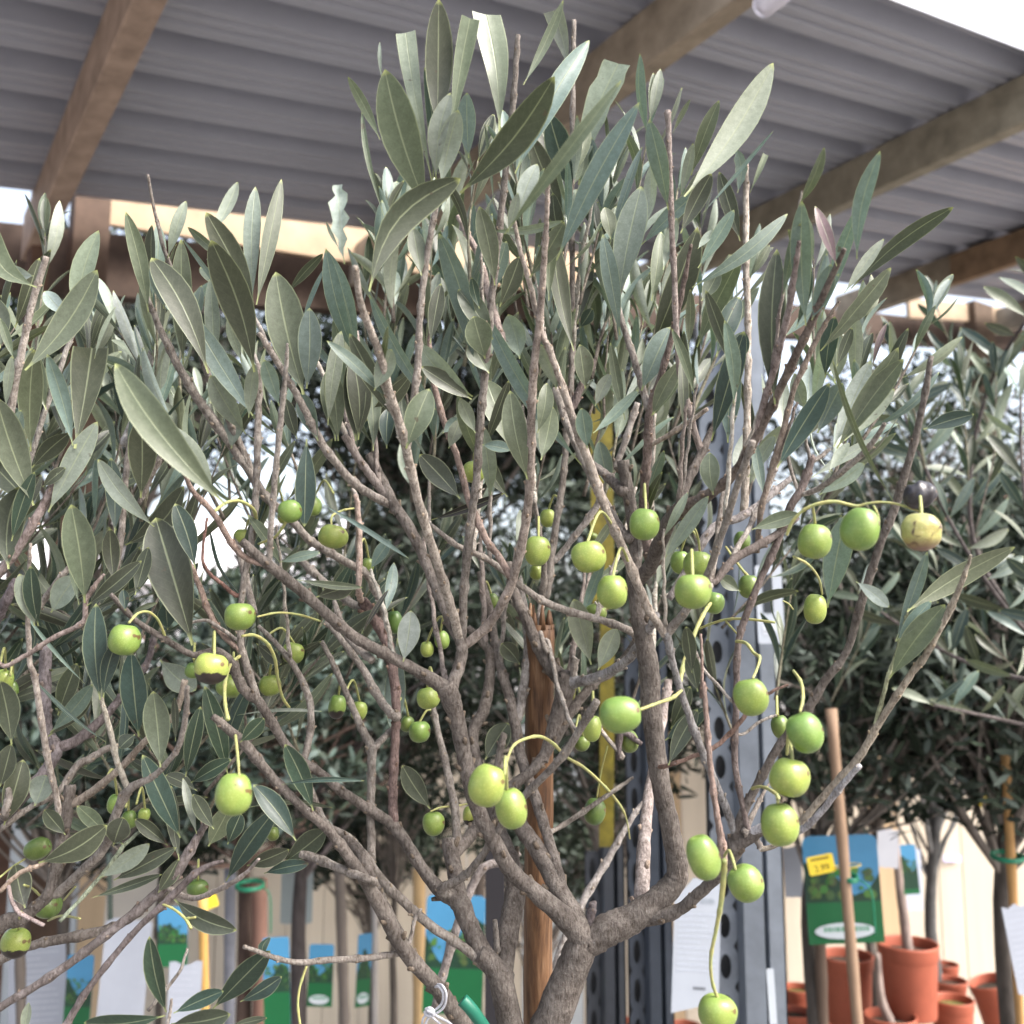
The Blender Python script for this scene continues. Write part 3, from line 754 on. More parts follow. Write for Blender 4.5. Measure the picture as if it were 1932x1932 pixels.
B(['22', (560, 1025, 16), (650, 1000, 16), (760, 900, 20), (900, 740, 22), (1070, 555, 24), (1180, 370, 22), (1290, 200, 22), (1400, 40, 19), '12', (1400, 1750, 20), (1480, 1600, 22), (1570, 1430, 19), (1640, 1250, 12), (1655, 1190, 7)], -0.08, col=(.36, .30, .22))
B(['22', (1150, 420, 16), (1190, 270, 13), (1230, 120, 12), '12', (1270, 1700, 11), (1310, 1550, 9), (1335, 1470, 7)], -0.02, col=(.34, .34, .2))
B(['22', (500, 930, 18), (460, 740, 18), (430, 540, 20), (438, 300, 20), (445, 0, 20), '12', (480, 1530, 22), (560, 1330, 21), (640, 1150, 23), (710, 960, 24), (770, 860, 26), (830, 700, 22), (835, 690, 20)], -0.01, col=(.17, .13, .11))
B(['12', (770, 880, 16), (860, 850, 18), (1000, 750, 18), (1130, 630, 17), (1210, 510, 13)], -0.05)
B(['12', (830, 710, 14), (880, 680, 14), (925, 640, 10)], 0)
B(['12', (825, 700, 12), (810, 640, 10), (798, 590, 9)], 0)
B(['12', (755, 850, 12), (710, 700, 11), (675, 540, 10)], 0)
B(['12', (545, 1180, 18), (570, 950, 18), (610, 800, 17), (690, 520, 18), (740, 330, 17), (830, 130, 17), (880, 30, 16), '02', (930, 1630, 12), (975, 1560, 9)], -0.03, col=(.24, .185, .14))
B(['12', (480, 980, 26), (490, 700, 23), (498, 400, 21), (500, 100, 20), '02', (500, 1650, 20), (490, 1350, 19), (490, 1000, 18), (490, 845, 15)], 0.03, d0=.70, col=(.38, .32, .25))
B(['12', (90, 1420, 22), (200, 1240, 24), (320, 1050, 26), (450, 1000, 25), (560, 930, 24), (640, 860, 22), (730, 790, 18)], 0.02, col=(.30, .26, .23))
B(['12', (330, 1330, 22), (420, 1220, 26), (540, 1150, 26), (640, 1090, 22), (760, 1000, 14)], 0.03, col=(.14, .11, .09))
B(['12', (300, 1350, 20), (345, 1100, 22), (370, 900, 20), (400, 740, 14)], 0.04)
B(['22', (560, 1000, 20), (490, 900, 14)], 0)
B(['22', (485, 930, 22), (600, 700, 8), (690, 610, 8)], 0.02)
B(['12', (255, 1600, 8), (262, 1750, 9), (258, 1932, 11), '22', (268, 160, 14), (290, 400, 16), (310, 640, 18), (345, 880, 20), (368, 1010, 26), (375, 1110, 24)], -0.03, d0=.56, col=(.26, .18, .14))
B(['22', (90, 590, 13), (210, 545, 13), (320, 500, 14), (420, 410, 15), (530, 280, 12), (620, 210, 10), (710, 170, 7)], -0.02, d0=.62, col=(.24, .15, .11))
B(['22', (480, 425, 9), (560, 365, 10), (650, 328, 7)], 0)
B(['22', (425, 265, 9), (340, 170, 10), (270, 90, 10), (200, -60, 9)], 0.02)
# behind, lower middle
B(['21', (570, 1850, 26), (620, 1640, 27), (690, 1400, 26), (760, 1220, 27), (830, 1115, 25), (930, 1090, 24), (1010, 1040, 18)], 0.02, d0=.80, col=(.30, .25, .215))
B(['21', (1140, 1850, 30), (1240, 1500, 27), (1330, 1310, 23), (1470, 1070, 21), (1580, 880, 17), (1650, 780, 12)], 0.03, d0=.80, col=(.34, .30, .26))
B(['21', (1610, 1420, 40), (1640, 1260, 42), (1655, 980, 38), (1685, 700, 32), (1740, 400, 26), (1780, 150, 24)], 0.10, d0=.665, col=(.33, .27, .23))
B(['21', (1200, 920, 14), (1340, 830, 15), (1500, 720, 13), (1600, 650, 8)], 0.0, d0=.74)
B(['21', (1520, 560, 18), (1540, 420, 20), (1640, 480, 14)], 0.0, d0=.74, col=(.14, .11, .1))
B(['21', (1540, 540, 16), (1440, 420, 12), (1430, 380, 10)], 0.0)
B(['21', (880, 1390, 15), (888, 1480, 18), (892, 1570, 20)], 0, d0=.67)
B(['21', (1370, 1420, 24), (1382, 1350, 26), (1390, 1300, 22)], 0, col=(.16, .13, .12))
B(['21', (890, 600, 20), (910, 500, 22), (930, 425, 20)], 0.0)
# long lower left stems
B(['21', (860, 2060, 54), (720, 1932, 48), (570, 1730, 44), (420, 1560, 42), (300, 1350, 40), (170, 1130, 36), (60, 980, 30), (0, 910, 28), '20', (1560, 800, 26), (1400, 640, 28), (1270, 480, 30), (1180, 400, 26), (1105, 335, 20)], -0.10)
B(['21', (420, 1550, 36), (350, 1400, 32), (250, 1200, 30), (180, 1040, 30), (100, 960, 26)], 0.03)
B(['21', (860, 1660, 30), (720, 1535, 28), (560, 1430, 28), (420, 1310, 28), (300, 1190, 26), (200, 1050, 24), (120, 960, 20), (0, 880, 18), '20', (1600, 690, 20), (1500, 490, 18)], 0.0)
B(['21', (240, 1060, 26), (236, 850, 25), (240, 650, 26), (238, 490, 28), (200, 420, 24), (120, 240, 20), (40, 60, 17), '11', (-20, 1640, 15)], 0.04, d0=.68)
B(['21', (260, 490, 22), (310, 440, 20), (360, 390, 16)], .02)
B(['21', (380, 1565, 20), (200, 1590, 20), (0, 1600, 19), '20', (1560, 1612, 17), (1430, 1590, 16), (1340, 1555, 14), (1262, 1530, 11)], -0.04)
B(['21', (420, 1555, 16), (450, 1460, 13), (465, 1390, 12), (500, 1335, 9)], 0)
B(['20', (1932, 1190, 22), (1800, 1140, 24), (1620, 1065, 26), (1560, 1050, 22)], .02, d0=.6)
B(['20', (1330, 230, 24), (1290, 120, 26), (1262, 20, 24), '10', (1245, 1600, 20), (1260, 1350, 18), (1310, 1080, 19), (1330, 800, 21), (1338, 500, 21), (1342, 250, 20), '00', (1335, 1890, 14)], 0.02)
B(['10', (1240, 1680, 18), (1150, 1600, 18), (1080, 1480, 18), (1030, 1340, 17), (985, 1240, 14), (955, 1165, 10)], .02, col=(.34, .24, .18))
B(['10', (1220, 1400, 14), (1150, 1340, 12), (1080, 1280, 11), (1050, 1190, 9), (1075, 1000, 7)], 0, col=(.22, .12, .09))
B(['10', (1240, 1640, 12), (1140, 1570, 12), (1060, 1530, 10), (940, 1560, 9)], 0)
B(['20', (1575, 570, 22), (1610, 400, 22), '10', (1600, 1930, 22), (1520, 1760, 18), (1420, 1640, 16), (1340, 1560, 12)], 0.03)
B(['10', (1932, 1740, 26), (1820, 1640, 22), (1760, 1520, 20), (1735, 1430, 14)], 0.03)
B(['11', (362, 2030, 26), (290, 1950, 26), (180, 1760, 22), (60, 1600, 18), (0, 1540, 16)], 0.03, d0=.68)
B(['10', (1860, 1380, 18), (1865, 1150, 18), (1855, 950, 17), (1840, 880, 12)], 0.02, d0=.68, col=(.38, .28, .22))
B(['11', (175, 1300, 16), (170, 1100, 15), (165, 900, 14), (140, 850, 10)], 0.02, d0=.7)
B(['11', (540, 1010, 10), (540, 880, 10), (540, 790, 8)], 0, d0=.66)
B(['01', (940, 1840, 28), (870, 1600, 24), (800, 1340, 21), (740, 1220, 18), (690, 1120, 16)], 0.02, d0=.70, col=(.36, .28, .23))
B(['10', (1320, 1500, 20), (1270, 1300, 22), (1220, 1100, 14)], .03)

# ---- leaves read from the picture: (tile, base, tip, half width, tone, extras)
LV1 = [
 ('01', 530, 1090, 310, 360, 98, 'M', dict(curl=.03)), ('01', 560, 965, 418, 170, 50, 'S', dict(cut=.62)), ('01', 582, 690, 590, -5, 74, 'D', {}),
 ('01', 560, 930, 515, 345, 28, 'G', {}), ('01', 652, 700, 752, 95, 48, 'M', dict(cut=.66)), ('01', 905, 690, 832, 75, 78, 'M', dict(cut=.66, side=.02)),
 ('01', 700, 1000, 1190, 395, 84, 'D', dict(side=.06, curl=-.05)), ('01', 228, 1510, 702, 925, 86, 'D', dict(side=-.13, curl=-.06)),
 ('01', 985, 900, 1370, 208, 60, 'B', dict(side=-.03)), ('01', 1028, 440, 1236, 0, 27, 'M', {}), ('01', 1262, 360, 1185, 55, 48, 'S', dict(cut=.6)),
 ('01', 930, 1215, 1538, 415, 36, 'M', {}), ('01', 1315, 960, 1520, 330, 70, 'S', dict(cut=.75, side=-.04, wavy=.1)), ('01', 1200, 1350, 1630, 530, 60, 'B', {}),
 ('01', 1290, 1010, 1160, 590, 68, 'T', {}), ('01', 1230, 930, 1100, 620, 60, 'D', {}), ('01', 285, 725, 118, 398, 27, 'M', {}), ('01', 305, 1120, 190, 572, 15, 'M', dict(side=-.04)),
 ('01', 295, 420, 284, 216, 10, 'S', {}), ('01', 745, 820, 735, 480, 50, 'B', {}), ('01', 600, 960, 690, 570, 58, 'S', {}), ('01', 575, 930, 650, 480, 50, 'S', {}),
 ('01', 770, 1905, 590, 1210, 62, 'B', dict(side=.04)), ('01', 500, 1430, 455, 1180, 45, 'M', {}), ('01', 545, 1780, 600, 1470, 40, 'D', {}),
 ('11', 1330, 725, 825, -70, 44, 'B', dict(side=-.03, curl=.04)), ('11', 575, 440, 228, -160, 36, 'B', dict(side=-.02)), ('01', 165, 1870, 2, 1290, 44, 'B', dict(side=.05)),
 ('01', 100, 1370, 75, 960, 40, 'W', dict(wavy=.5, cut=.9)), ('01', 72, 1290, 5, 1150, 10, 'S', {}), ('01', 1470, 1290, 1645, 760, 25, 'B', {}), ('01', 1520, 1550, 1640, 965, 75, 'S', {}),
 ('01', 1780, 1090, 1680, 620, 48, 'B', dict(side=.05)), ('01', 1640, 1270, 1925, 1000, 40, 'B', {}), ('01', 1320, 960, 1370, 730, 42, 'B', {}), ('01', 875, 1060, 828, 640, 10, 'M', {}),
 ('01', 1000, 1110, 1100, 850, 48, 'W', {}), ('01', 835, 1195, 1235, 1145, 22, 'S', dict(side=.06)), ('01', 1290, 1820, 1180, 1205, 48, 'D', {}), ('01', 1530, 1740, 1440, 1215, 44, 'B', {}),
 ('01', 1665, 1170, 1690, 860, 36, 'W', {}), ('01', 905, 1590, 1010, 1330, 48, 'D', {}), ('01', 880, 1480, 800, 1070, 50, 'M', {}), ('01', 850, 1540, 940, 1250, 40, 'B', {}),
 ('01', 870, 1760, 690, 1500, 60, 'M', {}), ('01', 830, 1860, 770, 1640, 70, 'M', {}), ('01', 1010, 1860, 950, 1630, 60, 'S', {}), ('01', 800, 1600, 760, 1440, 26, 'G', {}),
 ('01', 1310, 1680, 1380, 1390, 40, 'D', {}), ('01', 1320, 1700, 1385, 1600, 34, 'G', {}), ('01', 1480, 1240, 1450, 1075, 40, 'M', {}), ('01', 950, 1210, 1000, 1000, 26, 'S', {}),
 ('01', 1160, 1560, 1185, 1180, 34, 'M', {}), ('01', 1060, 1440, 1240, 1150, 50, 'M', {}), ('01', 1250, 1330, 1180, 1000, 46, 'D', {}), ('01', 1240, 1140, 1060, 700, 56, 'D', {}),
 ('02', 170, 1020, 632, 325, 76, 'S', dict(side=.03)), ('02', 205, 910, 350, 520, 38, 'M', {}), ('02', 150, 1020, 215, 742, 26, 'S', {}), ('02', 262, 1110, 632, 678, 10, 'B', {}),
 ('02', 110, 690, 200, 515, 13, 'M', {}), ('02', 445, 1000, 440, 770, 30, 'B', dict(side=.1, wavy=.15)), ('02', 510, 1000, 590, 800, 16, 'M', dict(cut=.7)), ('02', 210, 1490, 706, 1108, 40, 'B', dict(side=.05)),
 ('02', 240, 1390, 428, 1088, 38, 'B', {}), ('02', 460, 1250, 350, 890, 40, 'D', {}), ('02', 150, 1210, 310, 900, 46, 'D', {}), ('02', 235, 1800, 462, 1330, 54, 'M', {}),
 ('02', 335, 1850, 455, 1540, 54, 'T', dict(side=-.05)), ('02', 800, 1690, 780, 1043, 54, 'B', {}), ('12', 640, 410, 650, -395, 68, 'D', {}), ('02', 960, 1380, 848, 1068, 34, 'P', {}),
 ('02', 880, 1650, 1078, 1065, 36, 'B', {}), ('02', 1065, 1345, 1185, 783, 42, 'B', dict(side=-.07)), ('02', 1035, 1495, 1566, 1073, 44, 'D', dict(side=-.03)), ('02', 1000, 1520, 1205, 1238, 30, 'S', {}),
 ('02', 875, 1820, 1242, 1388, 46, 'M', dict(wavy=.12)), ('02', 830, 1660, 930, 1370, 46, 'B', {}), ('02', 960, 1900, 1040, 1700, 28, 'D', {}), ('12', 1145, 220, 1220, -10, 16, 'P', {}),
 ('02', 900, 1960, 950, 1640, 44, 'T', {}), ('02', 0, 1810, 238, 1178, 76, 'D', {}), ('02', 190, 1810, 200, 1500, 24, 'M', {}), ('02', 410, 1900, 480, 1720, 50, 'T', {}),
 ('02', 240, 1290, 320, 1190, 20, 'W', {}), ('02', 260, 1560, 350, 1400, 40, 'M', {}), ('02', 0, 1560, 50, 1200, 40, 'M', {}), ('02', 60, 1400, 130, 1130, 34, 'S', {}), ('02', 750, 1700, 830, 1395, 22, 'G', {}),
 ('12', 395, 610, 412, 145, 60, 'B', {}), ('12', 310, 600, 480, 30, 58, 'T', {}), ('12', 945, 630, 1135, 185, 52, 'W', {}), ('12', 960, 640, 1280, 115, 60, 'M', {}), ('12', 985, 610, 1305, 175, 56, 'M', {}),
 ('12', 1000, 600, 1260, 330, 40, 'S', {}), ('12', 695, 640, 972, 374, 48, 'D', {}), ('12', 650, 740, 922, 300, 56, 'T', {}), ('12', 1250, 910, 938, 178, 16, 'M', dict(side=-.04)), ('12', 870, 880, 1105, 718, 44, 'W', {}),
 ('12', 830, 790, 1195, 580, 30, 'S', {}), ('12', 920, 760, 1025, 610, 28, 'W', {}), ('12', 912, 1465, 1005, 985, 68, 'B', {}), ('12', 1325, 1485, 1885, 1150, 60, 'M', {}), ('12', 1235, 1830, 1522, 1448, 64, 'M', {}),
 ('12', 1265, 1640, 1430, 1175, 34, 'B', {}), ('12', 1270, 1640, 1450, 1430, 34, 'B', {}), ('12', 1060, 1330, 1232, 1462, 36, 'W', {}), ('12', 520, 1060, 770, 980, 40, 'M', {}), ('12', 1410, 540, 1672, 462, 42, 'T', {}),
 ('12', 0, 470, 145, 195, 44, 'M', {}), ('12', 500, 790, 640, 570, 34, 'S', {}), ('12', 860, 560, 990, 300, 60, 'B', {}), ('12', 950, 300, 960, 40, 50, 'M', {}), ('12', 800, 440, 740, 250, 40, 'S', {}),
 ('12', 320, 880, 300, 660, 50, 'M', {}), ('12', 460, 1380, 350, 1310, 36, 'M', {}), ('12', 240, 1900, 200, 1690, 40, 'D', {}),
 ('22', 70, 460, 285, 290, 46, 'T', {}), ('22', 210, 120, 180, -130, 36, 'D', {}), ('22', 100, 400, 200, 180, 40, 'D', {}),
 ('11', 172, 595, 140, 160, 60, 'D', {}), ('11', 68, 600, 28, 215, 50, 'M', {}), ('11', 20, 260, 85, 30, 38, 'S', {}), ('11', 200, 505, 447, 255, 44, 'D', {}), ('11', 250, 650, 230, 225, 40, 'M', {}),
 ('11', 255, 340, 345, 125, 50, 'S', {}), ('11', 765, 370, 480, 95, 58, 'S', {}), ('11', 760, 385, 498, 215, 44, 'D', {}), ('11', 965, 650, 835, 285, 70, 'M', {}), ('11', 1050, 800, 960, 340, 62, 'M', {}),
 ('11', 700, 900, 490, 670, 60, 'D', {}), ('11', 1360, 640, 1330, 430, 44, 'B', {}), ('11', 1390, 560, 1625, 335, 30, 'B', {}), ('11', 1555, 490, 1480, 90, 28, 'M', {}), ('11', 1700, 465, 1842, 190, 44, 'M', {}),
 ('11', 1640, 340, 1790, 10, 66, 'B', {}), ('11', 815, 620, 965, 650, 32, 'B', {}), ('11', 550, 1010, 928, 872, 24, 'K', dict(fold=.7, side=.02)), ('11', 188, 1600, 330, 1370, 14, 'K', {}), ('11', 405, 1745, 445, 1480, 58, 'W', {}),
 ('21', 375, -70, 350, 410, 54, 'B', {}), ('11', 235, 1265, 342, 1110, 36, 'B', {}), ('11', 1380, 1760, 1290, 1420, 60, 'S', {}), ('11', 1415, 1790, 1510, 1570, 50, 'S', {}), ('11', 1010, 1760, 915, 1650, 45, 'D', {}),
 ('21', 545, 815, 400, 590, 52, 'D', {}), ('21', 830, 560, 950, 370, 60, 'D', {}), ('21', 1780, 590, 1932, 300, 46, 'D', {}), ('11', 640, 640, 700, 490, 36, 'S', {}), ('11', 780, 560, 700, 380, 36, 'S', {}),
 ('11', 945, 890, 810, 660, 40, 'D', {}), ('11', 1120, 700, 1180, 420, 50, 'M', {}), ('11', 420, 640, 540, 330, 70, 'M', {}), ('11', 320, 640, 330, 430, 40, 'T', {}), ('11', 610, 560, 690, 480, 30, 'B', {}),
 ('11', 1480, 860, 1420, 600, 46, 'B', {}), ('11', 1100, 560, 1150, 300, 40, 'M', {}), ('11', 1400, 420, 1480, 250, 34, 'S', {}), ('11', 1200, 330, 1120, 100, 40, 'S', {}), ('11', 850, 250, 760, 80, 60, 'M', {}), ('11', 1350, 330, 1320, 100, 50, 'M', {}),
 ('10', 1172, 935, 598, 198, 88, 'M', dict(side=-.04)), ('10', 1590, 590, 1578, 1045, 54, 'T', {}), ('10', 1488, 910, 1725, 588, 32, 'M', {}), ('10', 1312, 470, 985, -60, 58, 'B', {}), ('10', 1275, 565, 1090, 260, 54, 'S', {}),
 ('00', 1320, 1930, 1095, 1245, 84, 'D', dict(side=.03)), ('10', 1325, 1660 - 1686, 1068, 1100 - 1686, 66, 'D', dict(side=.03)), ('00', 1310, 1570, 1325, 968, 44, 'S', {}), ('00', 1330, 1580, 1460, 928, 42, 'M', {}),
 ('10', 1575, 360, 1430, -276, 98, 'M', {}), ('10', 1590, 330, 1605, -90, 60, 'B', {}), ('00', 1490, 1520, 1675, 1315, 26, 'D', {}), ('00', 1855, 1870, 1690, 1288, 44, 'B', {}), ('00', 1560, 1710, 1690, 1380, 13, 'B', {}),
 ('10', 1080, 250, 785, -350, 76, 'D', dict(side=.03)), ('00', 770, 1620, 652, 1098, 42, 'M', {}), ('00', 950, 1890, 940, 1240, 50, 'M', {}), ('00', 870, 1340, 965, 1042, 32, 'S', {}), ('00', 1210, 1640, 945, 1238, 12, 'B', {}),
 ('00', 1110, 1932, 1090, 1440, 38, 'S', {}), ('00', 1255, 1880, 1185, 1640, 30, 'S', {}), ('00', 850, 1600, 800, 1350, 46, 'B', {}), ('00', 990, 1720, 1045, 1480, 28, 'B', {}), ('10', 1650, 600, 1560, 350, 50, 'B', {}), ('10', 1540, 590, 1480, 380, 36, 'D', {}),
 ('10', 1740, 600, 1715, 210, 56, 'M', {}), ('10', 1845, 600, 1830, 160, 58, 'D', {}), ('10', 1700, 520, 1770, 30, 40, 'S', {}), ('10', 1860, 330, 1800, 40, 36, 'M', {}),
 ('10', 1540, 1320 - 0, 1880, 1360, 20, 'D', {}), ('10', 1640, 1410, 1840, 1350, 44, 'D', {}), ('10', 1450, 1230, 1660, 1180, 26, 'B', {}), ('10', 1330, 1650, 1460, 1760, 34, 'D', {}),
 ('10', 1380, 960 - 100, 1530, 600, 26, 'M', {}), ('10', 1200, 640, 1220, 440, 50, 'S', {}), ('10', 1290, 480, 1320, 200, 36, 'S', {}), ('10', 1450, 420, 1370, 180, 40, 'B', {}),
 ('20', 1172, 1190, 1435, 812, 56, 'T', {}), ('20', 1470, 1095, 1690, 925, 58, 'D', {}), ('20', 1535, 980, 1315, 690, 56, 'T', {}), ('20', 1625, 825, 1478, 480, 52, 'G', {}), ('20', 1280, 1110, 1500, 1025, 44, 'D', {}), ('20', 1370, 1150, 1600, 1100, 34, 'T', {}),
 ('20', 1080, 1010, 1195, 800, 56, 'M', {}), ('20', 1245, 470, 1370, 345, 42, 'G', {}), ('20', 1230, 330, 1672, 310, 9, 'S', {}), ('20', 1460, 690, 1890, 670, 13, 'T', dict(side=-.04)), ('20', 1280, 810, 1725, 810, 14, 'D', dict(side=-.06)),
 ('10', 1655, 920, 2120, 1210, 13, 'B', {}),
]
fol = MB()
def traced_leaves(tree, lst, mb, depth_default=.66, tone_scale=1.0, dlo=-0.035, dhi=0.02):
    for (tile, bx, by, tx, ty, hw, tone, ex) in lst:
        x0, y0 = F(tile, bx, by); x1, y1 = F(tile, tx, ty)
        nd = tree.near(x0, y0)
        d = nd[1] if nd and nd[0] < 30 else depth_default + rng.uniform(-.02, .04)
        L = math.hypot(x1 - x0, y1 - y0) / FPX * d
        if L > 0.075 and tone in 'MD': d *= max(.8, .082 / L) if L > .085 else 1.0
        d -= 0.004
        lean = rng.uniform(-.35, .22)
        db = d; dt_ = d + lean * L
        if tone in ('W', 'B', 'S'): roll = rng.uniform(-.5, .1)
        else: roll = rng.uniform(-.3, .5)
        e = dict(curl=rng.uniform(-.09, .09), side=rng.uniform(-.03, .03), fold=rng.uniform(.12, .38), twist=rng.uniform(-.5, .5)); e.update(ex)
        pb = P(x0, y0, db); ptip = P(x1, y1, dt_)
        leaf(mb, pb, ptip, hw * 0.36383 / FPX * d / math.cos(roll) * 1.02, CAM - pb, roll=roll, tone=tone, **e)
traced_leaves(T1, LV1, fol)

# ---- shoots: thin leafy side twigs filling the crown
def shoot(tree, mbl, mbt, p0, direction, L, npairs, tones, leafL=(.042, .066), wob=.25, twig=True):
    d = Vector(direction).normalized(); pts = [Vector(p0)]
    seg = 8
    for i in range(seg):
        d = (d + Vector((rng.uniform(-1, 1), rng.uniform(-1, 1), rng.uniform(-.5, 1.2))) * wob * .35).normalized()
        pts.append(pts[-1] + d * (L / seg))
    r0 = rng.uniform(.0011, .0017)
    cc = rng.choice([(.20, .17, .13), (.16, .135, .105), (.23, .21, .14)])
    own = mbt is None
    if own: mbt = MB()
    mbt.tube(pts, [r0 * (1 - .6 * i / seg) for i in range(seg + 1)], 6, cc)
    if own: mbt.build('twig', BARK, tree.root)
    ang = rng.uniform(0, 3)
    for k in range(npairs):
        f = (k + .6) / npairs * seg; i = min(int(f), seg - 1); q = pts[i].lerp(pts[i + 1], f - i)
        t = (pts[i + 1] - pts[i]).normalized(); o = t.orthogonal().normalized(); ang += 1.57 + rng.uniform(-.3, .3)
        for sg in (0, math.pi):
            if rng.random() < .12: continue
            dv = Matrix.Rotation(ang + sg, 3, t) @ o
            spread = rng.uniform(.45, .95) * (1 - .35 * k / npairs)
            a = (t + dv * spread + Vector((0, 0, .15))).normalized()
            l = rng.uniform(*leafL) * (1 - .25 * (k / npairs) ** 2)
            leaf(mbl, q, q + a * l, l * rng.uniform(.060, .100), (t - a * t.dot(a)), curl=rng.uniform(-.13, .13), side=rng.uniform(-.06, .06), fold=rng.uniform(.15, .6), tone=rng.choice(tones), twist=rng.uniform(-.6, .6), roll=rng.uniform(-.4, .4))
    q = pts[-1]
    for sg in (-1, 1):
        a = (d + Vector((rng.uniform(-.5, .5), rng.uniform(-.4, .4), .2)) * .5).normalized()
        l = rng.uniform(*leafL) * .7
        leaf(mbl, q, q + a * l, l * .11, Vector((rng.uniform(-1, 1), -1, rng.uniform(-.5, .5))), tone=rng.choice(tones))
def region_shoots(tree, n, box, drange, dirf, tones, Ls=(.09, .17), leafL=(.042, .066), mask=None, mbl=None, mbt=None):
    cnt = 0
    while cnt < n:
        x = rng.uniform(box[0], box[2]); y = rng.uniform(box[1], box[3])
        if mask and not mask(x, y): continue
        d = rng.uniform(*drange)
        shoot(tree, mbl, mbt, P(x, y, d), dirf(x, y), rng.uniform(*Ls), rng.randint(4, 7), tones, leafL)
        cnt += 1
def up_out(x, y):
    return ((x - 950) / 1500 + rng.uniform(-.25, .25), rng.uniform(-.15, .35), 1.0)
def mask1(x, y):      # crown outline of the big olive, shoot roots
    if x < 700: return y > 830
    if x < 1330: return y > 600
    return y > 800
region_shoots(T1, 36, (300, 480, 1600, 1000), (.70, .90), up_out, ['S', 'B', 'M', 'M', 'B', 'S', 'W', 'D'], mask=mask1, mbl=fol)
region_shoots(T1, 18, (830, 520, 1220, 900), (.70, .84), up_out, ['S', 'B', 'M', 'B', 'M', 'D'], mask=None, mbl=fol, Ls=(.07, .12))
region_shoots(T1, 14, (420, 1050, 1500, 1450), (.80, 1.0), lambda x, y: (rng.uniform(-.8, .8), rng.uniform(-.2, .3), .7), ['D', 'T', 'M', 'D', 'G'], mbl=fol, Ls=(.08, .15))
def bare_twigs(tree, n, box, mbl, tones, lean):
    cands = [q for q in tree.samples if box[0] < q[0] < box[2] and box[1] < q[1] < box[3]]
    for i in range(n):
        x, y, d, r = rng.choice(cands)
        L = rng.uniform(140, 330); a = lean(x) + rng.uniform(-.22, .22)
        mid = (x + L * .5 * math.sin(a) + rng.uniform(-8, 8), y - L * .5 * math.cos(a))
        end = (x + L * math.sin(a), y - L * math.cos(a))
        d2 = d + rng.uniform(-.05, .10)
        r0 = rng.uniform(3.6, 5.6)
        sm = crom([(x, y, r0, d), (*mid, r0 * .85, (d + d2) / 2), (*end, r0 * .55, d2)], 8)
        w = [P(q[0] + 1.5 * math.sin(k * 1.7), q[1], q[3]) for k, q in enumerate(sm)]
        rad = [q[2] / FPX * q[3] * (1.25 if k % 4 == 2 else 1) for k, q in enumerate(sm)]
        c = rng.choice([(.42, .37, .30), (.34, .30, .25), (.46, .42, .34), (.29, .24, .20)])
        m_ = MB(); m_.tube(w, rad, 8, c, wob=.04)
        for k in range(2, len(w) - 1, 4):
            t = (w[k + 1] - w[k - 1]).normalized(); o = Matrix.Rotation(rng.uniform(0, 6), 3, t) @ t.orthogonal().normalized()
            for sg in (-1, 1):
                m_.tube([w[k] + o * sg * rad[k] * .6, w[k] + (o * sg + t * .6) * rad[k] * 1.9], [rad[k] * .4, rad[k] * .25], 6, c)
        m_.build('twig', BARK, tree.root)
        for k in range(len(w) // 2, len(w) - 1, 3):
            if rng.random() < .55: continue
            t = (w[k + 1] - w[k - 1]).normalized(); o = Matrix.Rotation(rng.uniform(0, 6), 3, t) @ t.orthogonal().normalized()
            av = (t + o * .55).normalized(); l = rng.uniform(.03, .058)
            leaf(mbl, w[k], w[k] + av * l, l * rng.uniform(.07, .11), (CAM - w[k]), roll=rng.uniform(-.8, .8), curl=rng.uniform(-.1, .1), tone=rng.choice(tones), twist=rng.uniform(-.5, .5))
bare_twigs(T1, 32, (480, 640, 1560, 1330), fol, ['M', 'S', 'B', 'D'], lambda x: (x - 980) / 1500)
fol.build('foliage', LEAF, big)

# ------------------------------------------------------------------ fruit
def olive_mesh(kind, rx, ry, seed, tilt):
    r = random.Random(seed); mb = MB(); nu, nv = 28, 20
    vs = []; fs = []
    ph = [r.uniform(0, 6) for _ in range(6)]
    r_sh = r.uniform(-.05, .06)
    M = Matrix.Rotation(tilt, 3, 'Y') @ Matrix.Rotation(r.uniform(0, 6), 3, 'Z')
    for j in range(nv + 1):
        th = math.pi * j / nv
        for i in range(nu):
            a = 2 * math.pi * i / nu
            x = math.sin(th) ** .87 * math.cos(a); y = math.sin(th) ** .87 * math.sin(a); z = math.copysign(abs(math.cos(th)) ** .90, math.cos(th))
            k = 1 + .035 * math.sin(2 * a + ph[0]) * math.sin(th) + .03 * math.sin(3 * a + ph[1] + 2 * z) * math.sin(th)
            k *= 1 + r_sh * z                                       # broader shoulders
            if kind == 'black': k *= 1 + .07 * math.sin(5 * a + ph[2] + 4 * z) + .06 * math.sin(9 * z + ph[3] + 2 * a)
            if kind == 'wrinkled': k *= 1 + .02 * math.sin(7 * a + ph[2] + 5 * z) + .02 * math.sin(9 * z + ph[3])
            zz = z - .20 * math.exp(-(math.sin(th) / .25) ** 2) * (1 if z > 0 else 0)
            if kind == 'split': k *= 1 - .35 * math.exp(-((a - 4.2) / .28) ** 2) * math.sin(th)
            v = M @ Vector((x * rx * k, y * rx * k, zz * ry))
            vs.append(v)
    for j in range(nv):
        for i in range(nu):
            a = j * nu + i; b = j * nu + (i + 1) % nu
            fs.append((a, a + nu, b + nu, b))
    mb.add(vs, fs); return mb, M
OMAT = dict(green=OLG, dark=OLD, rotten=OLR, wrinkled=OLW, black=OLK, split=OLD, small=OLG)
LAB = dict(rotten='green olive rotted black at its lower end', wrinkled='yellow wrinkled olive with brown cracks', black='shrivelled black olive', split='dark green olive with a split in its side')
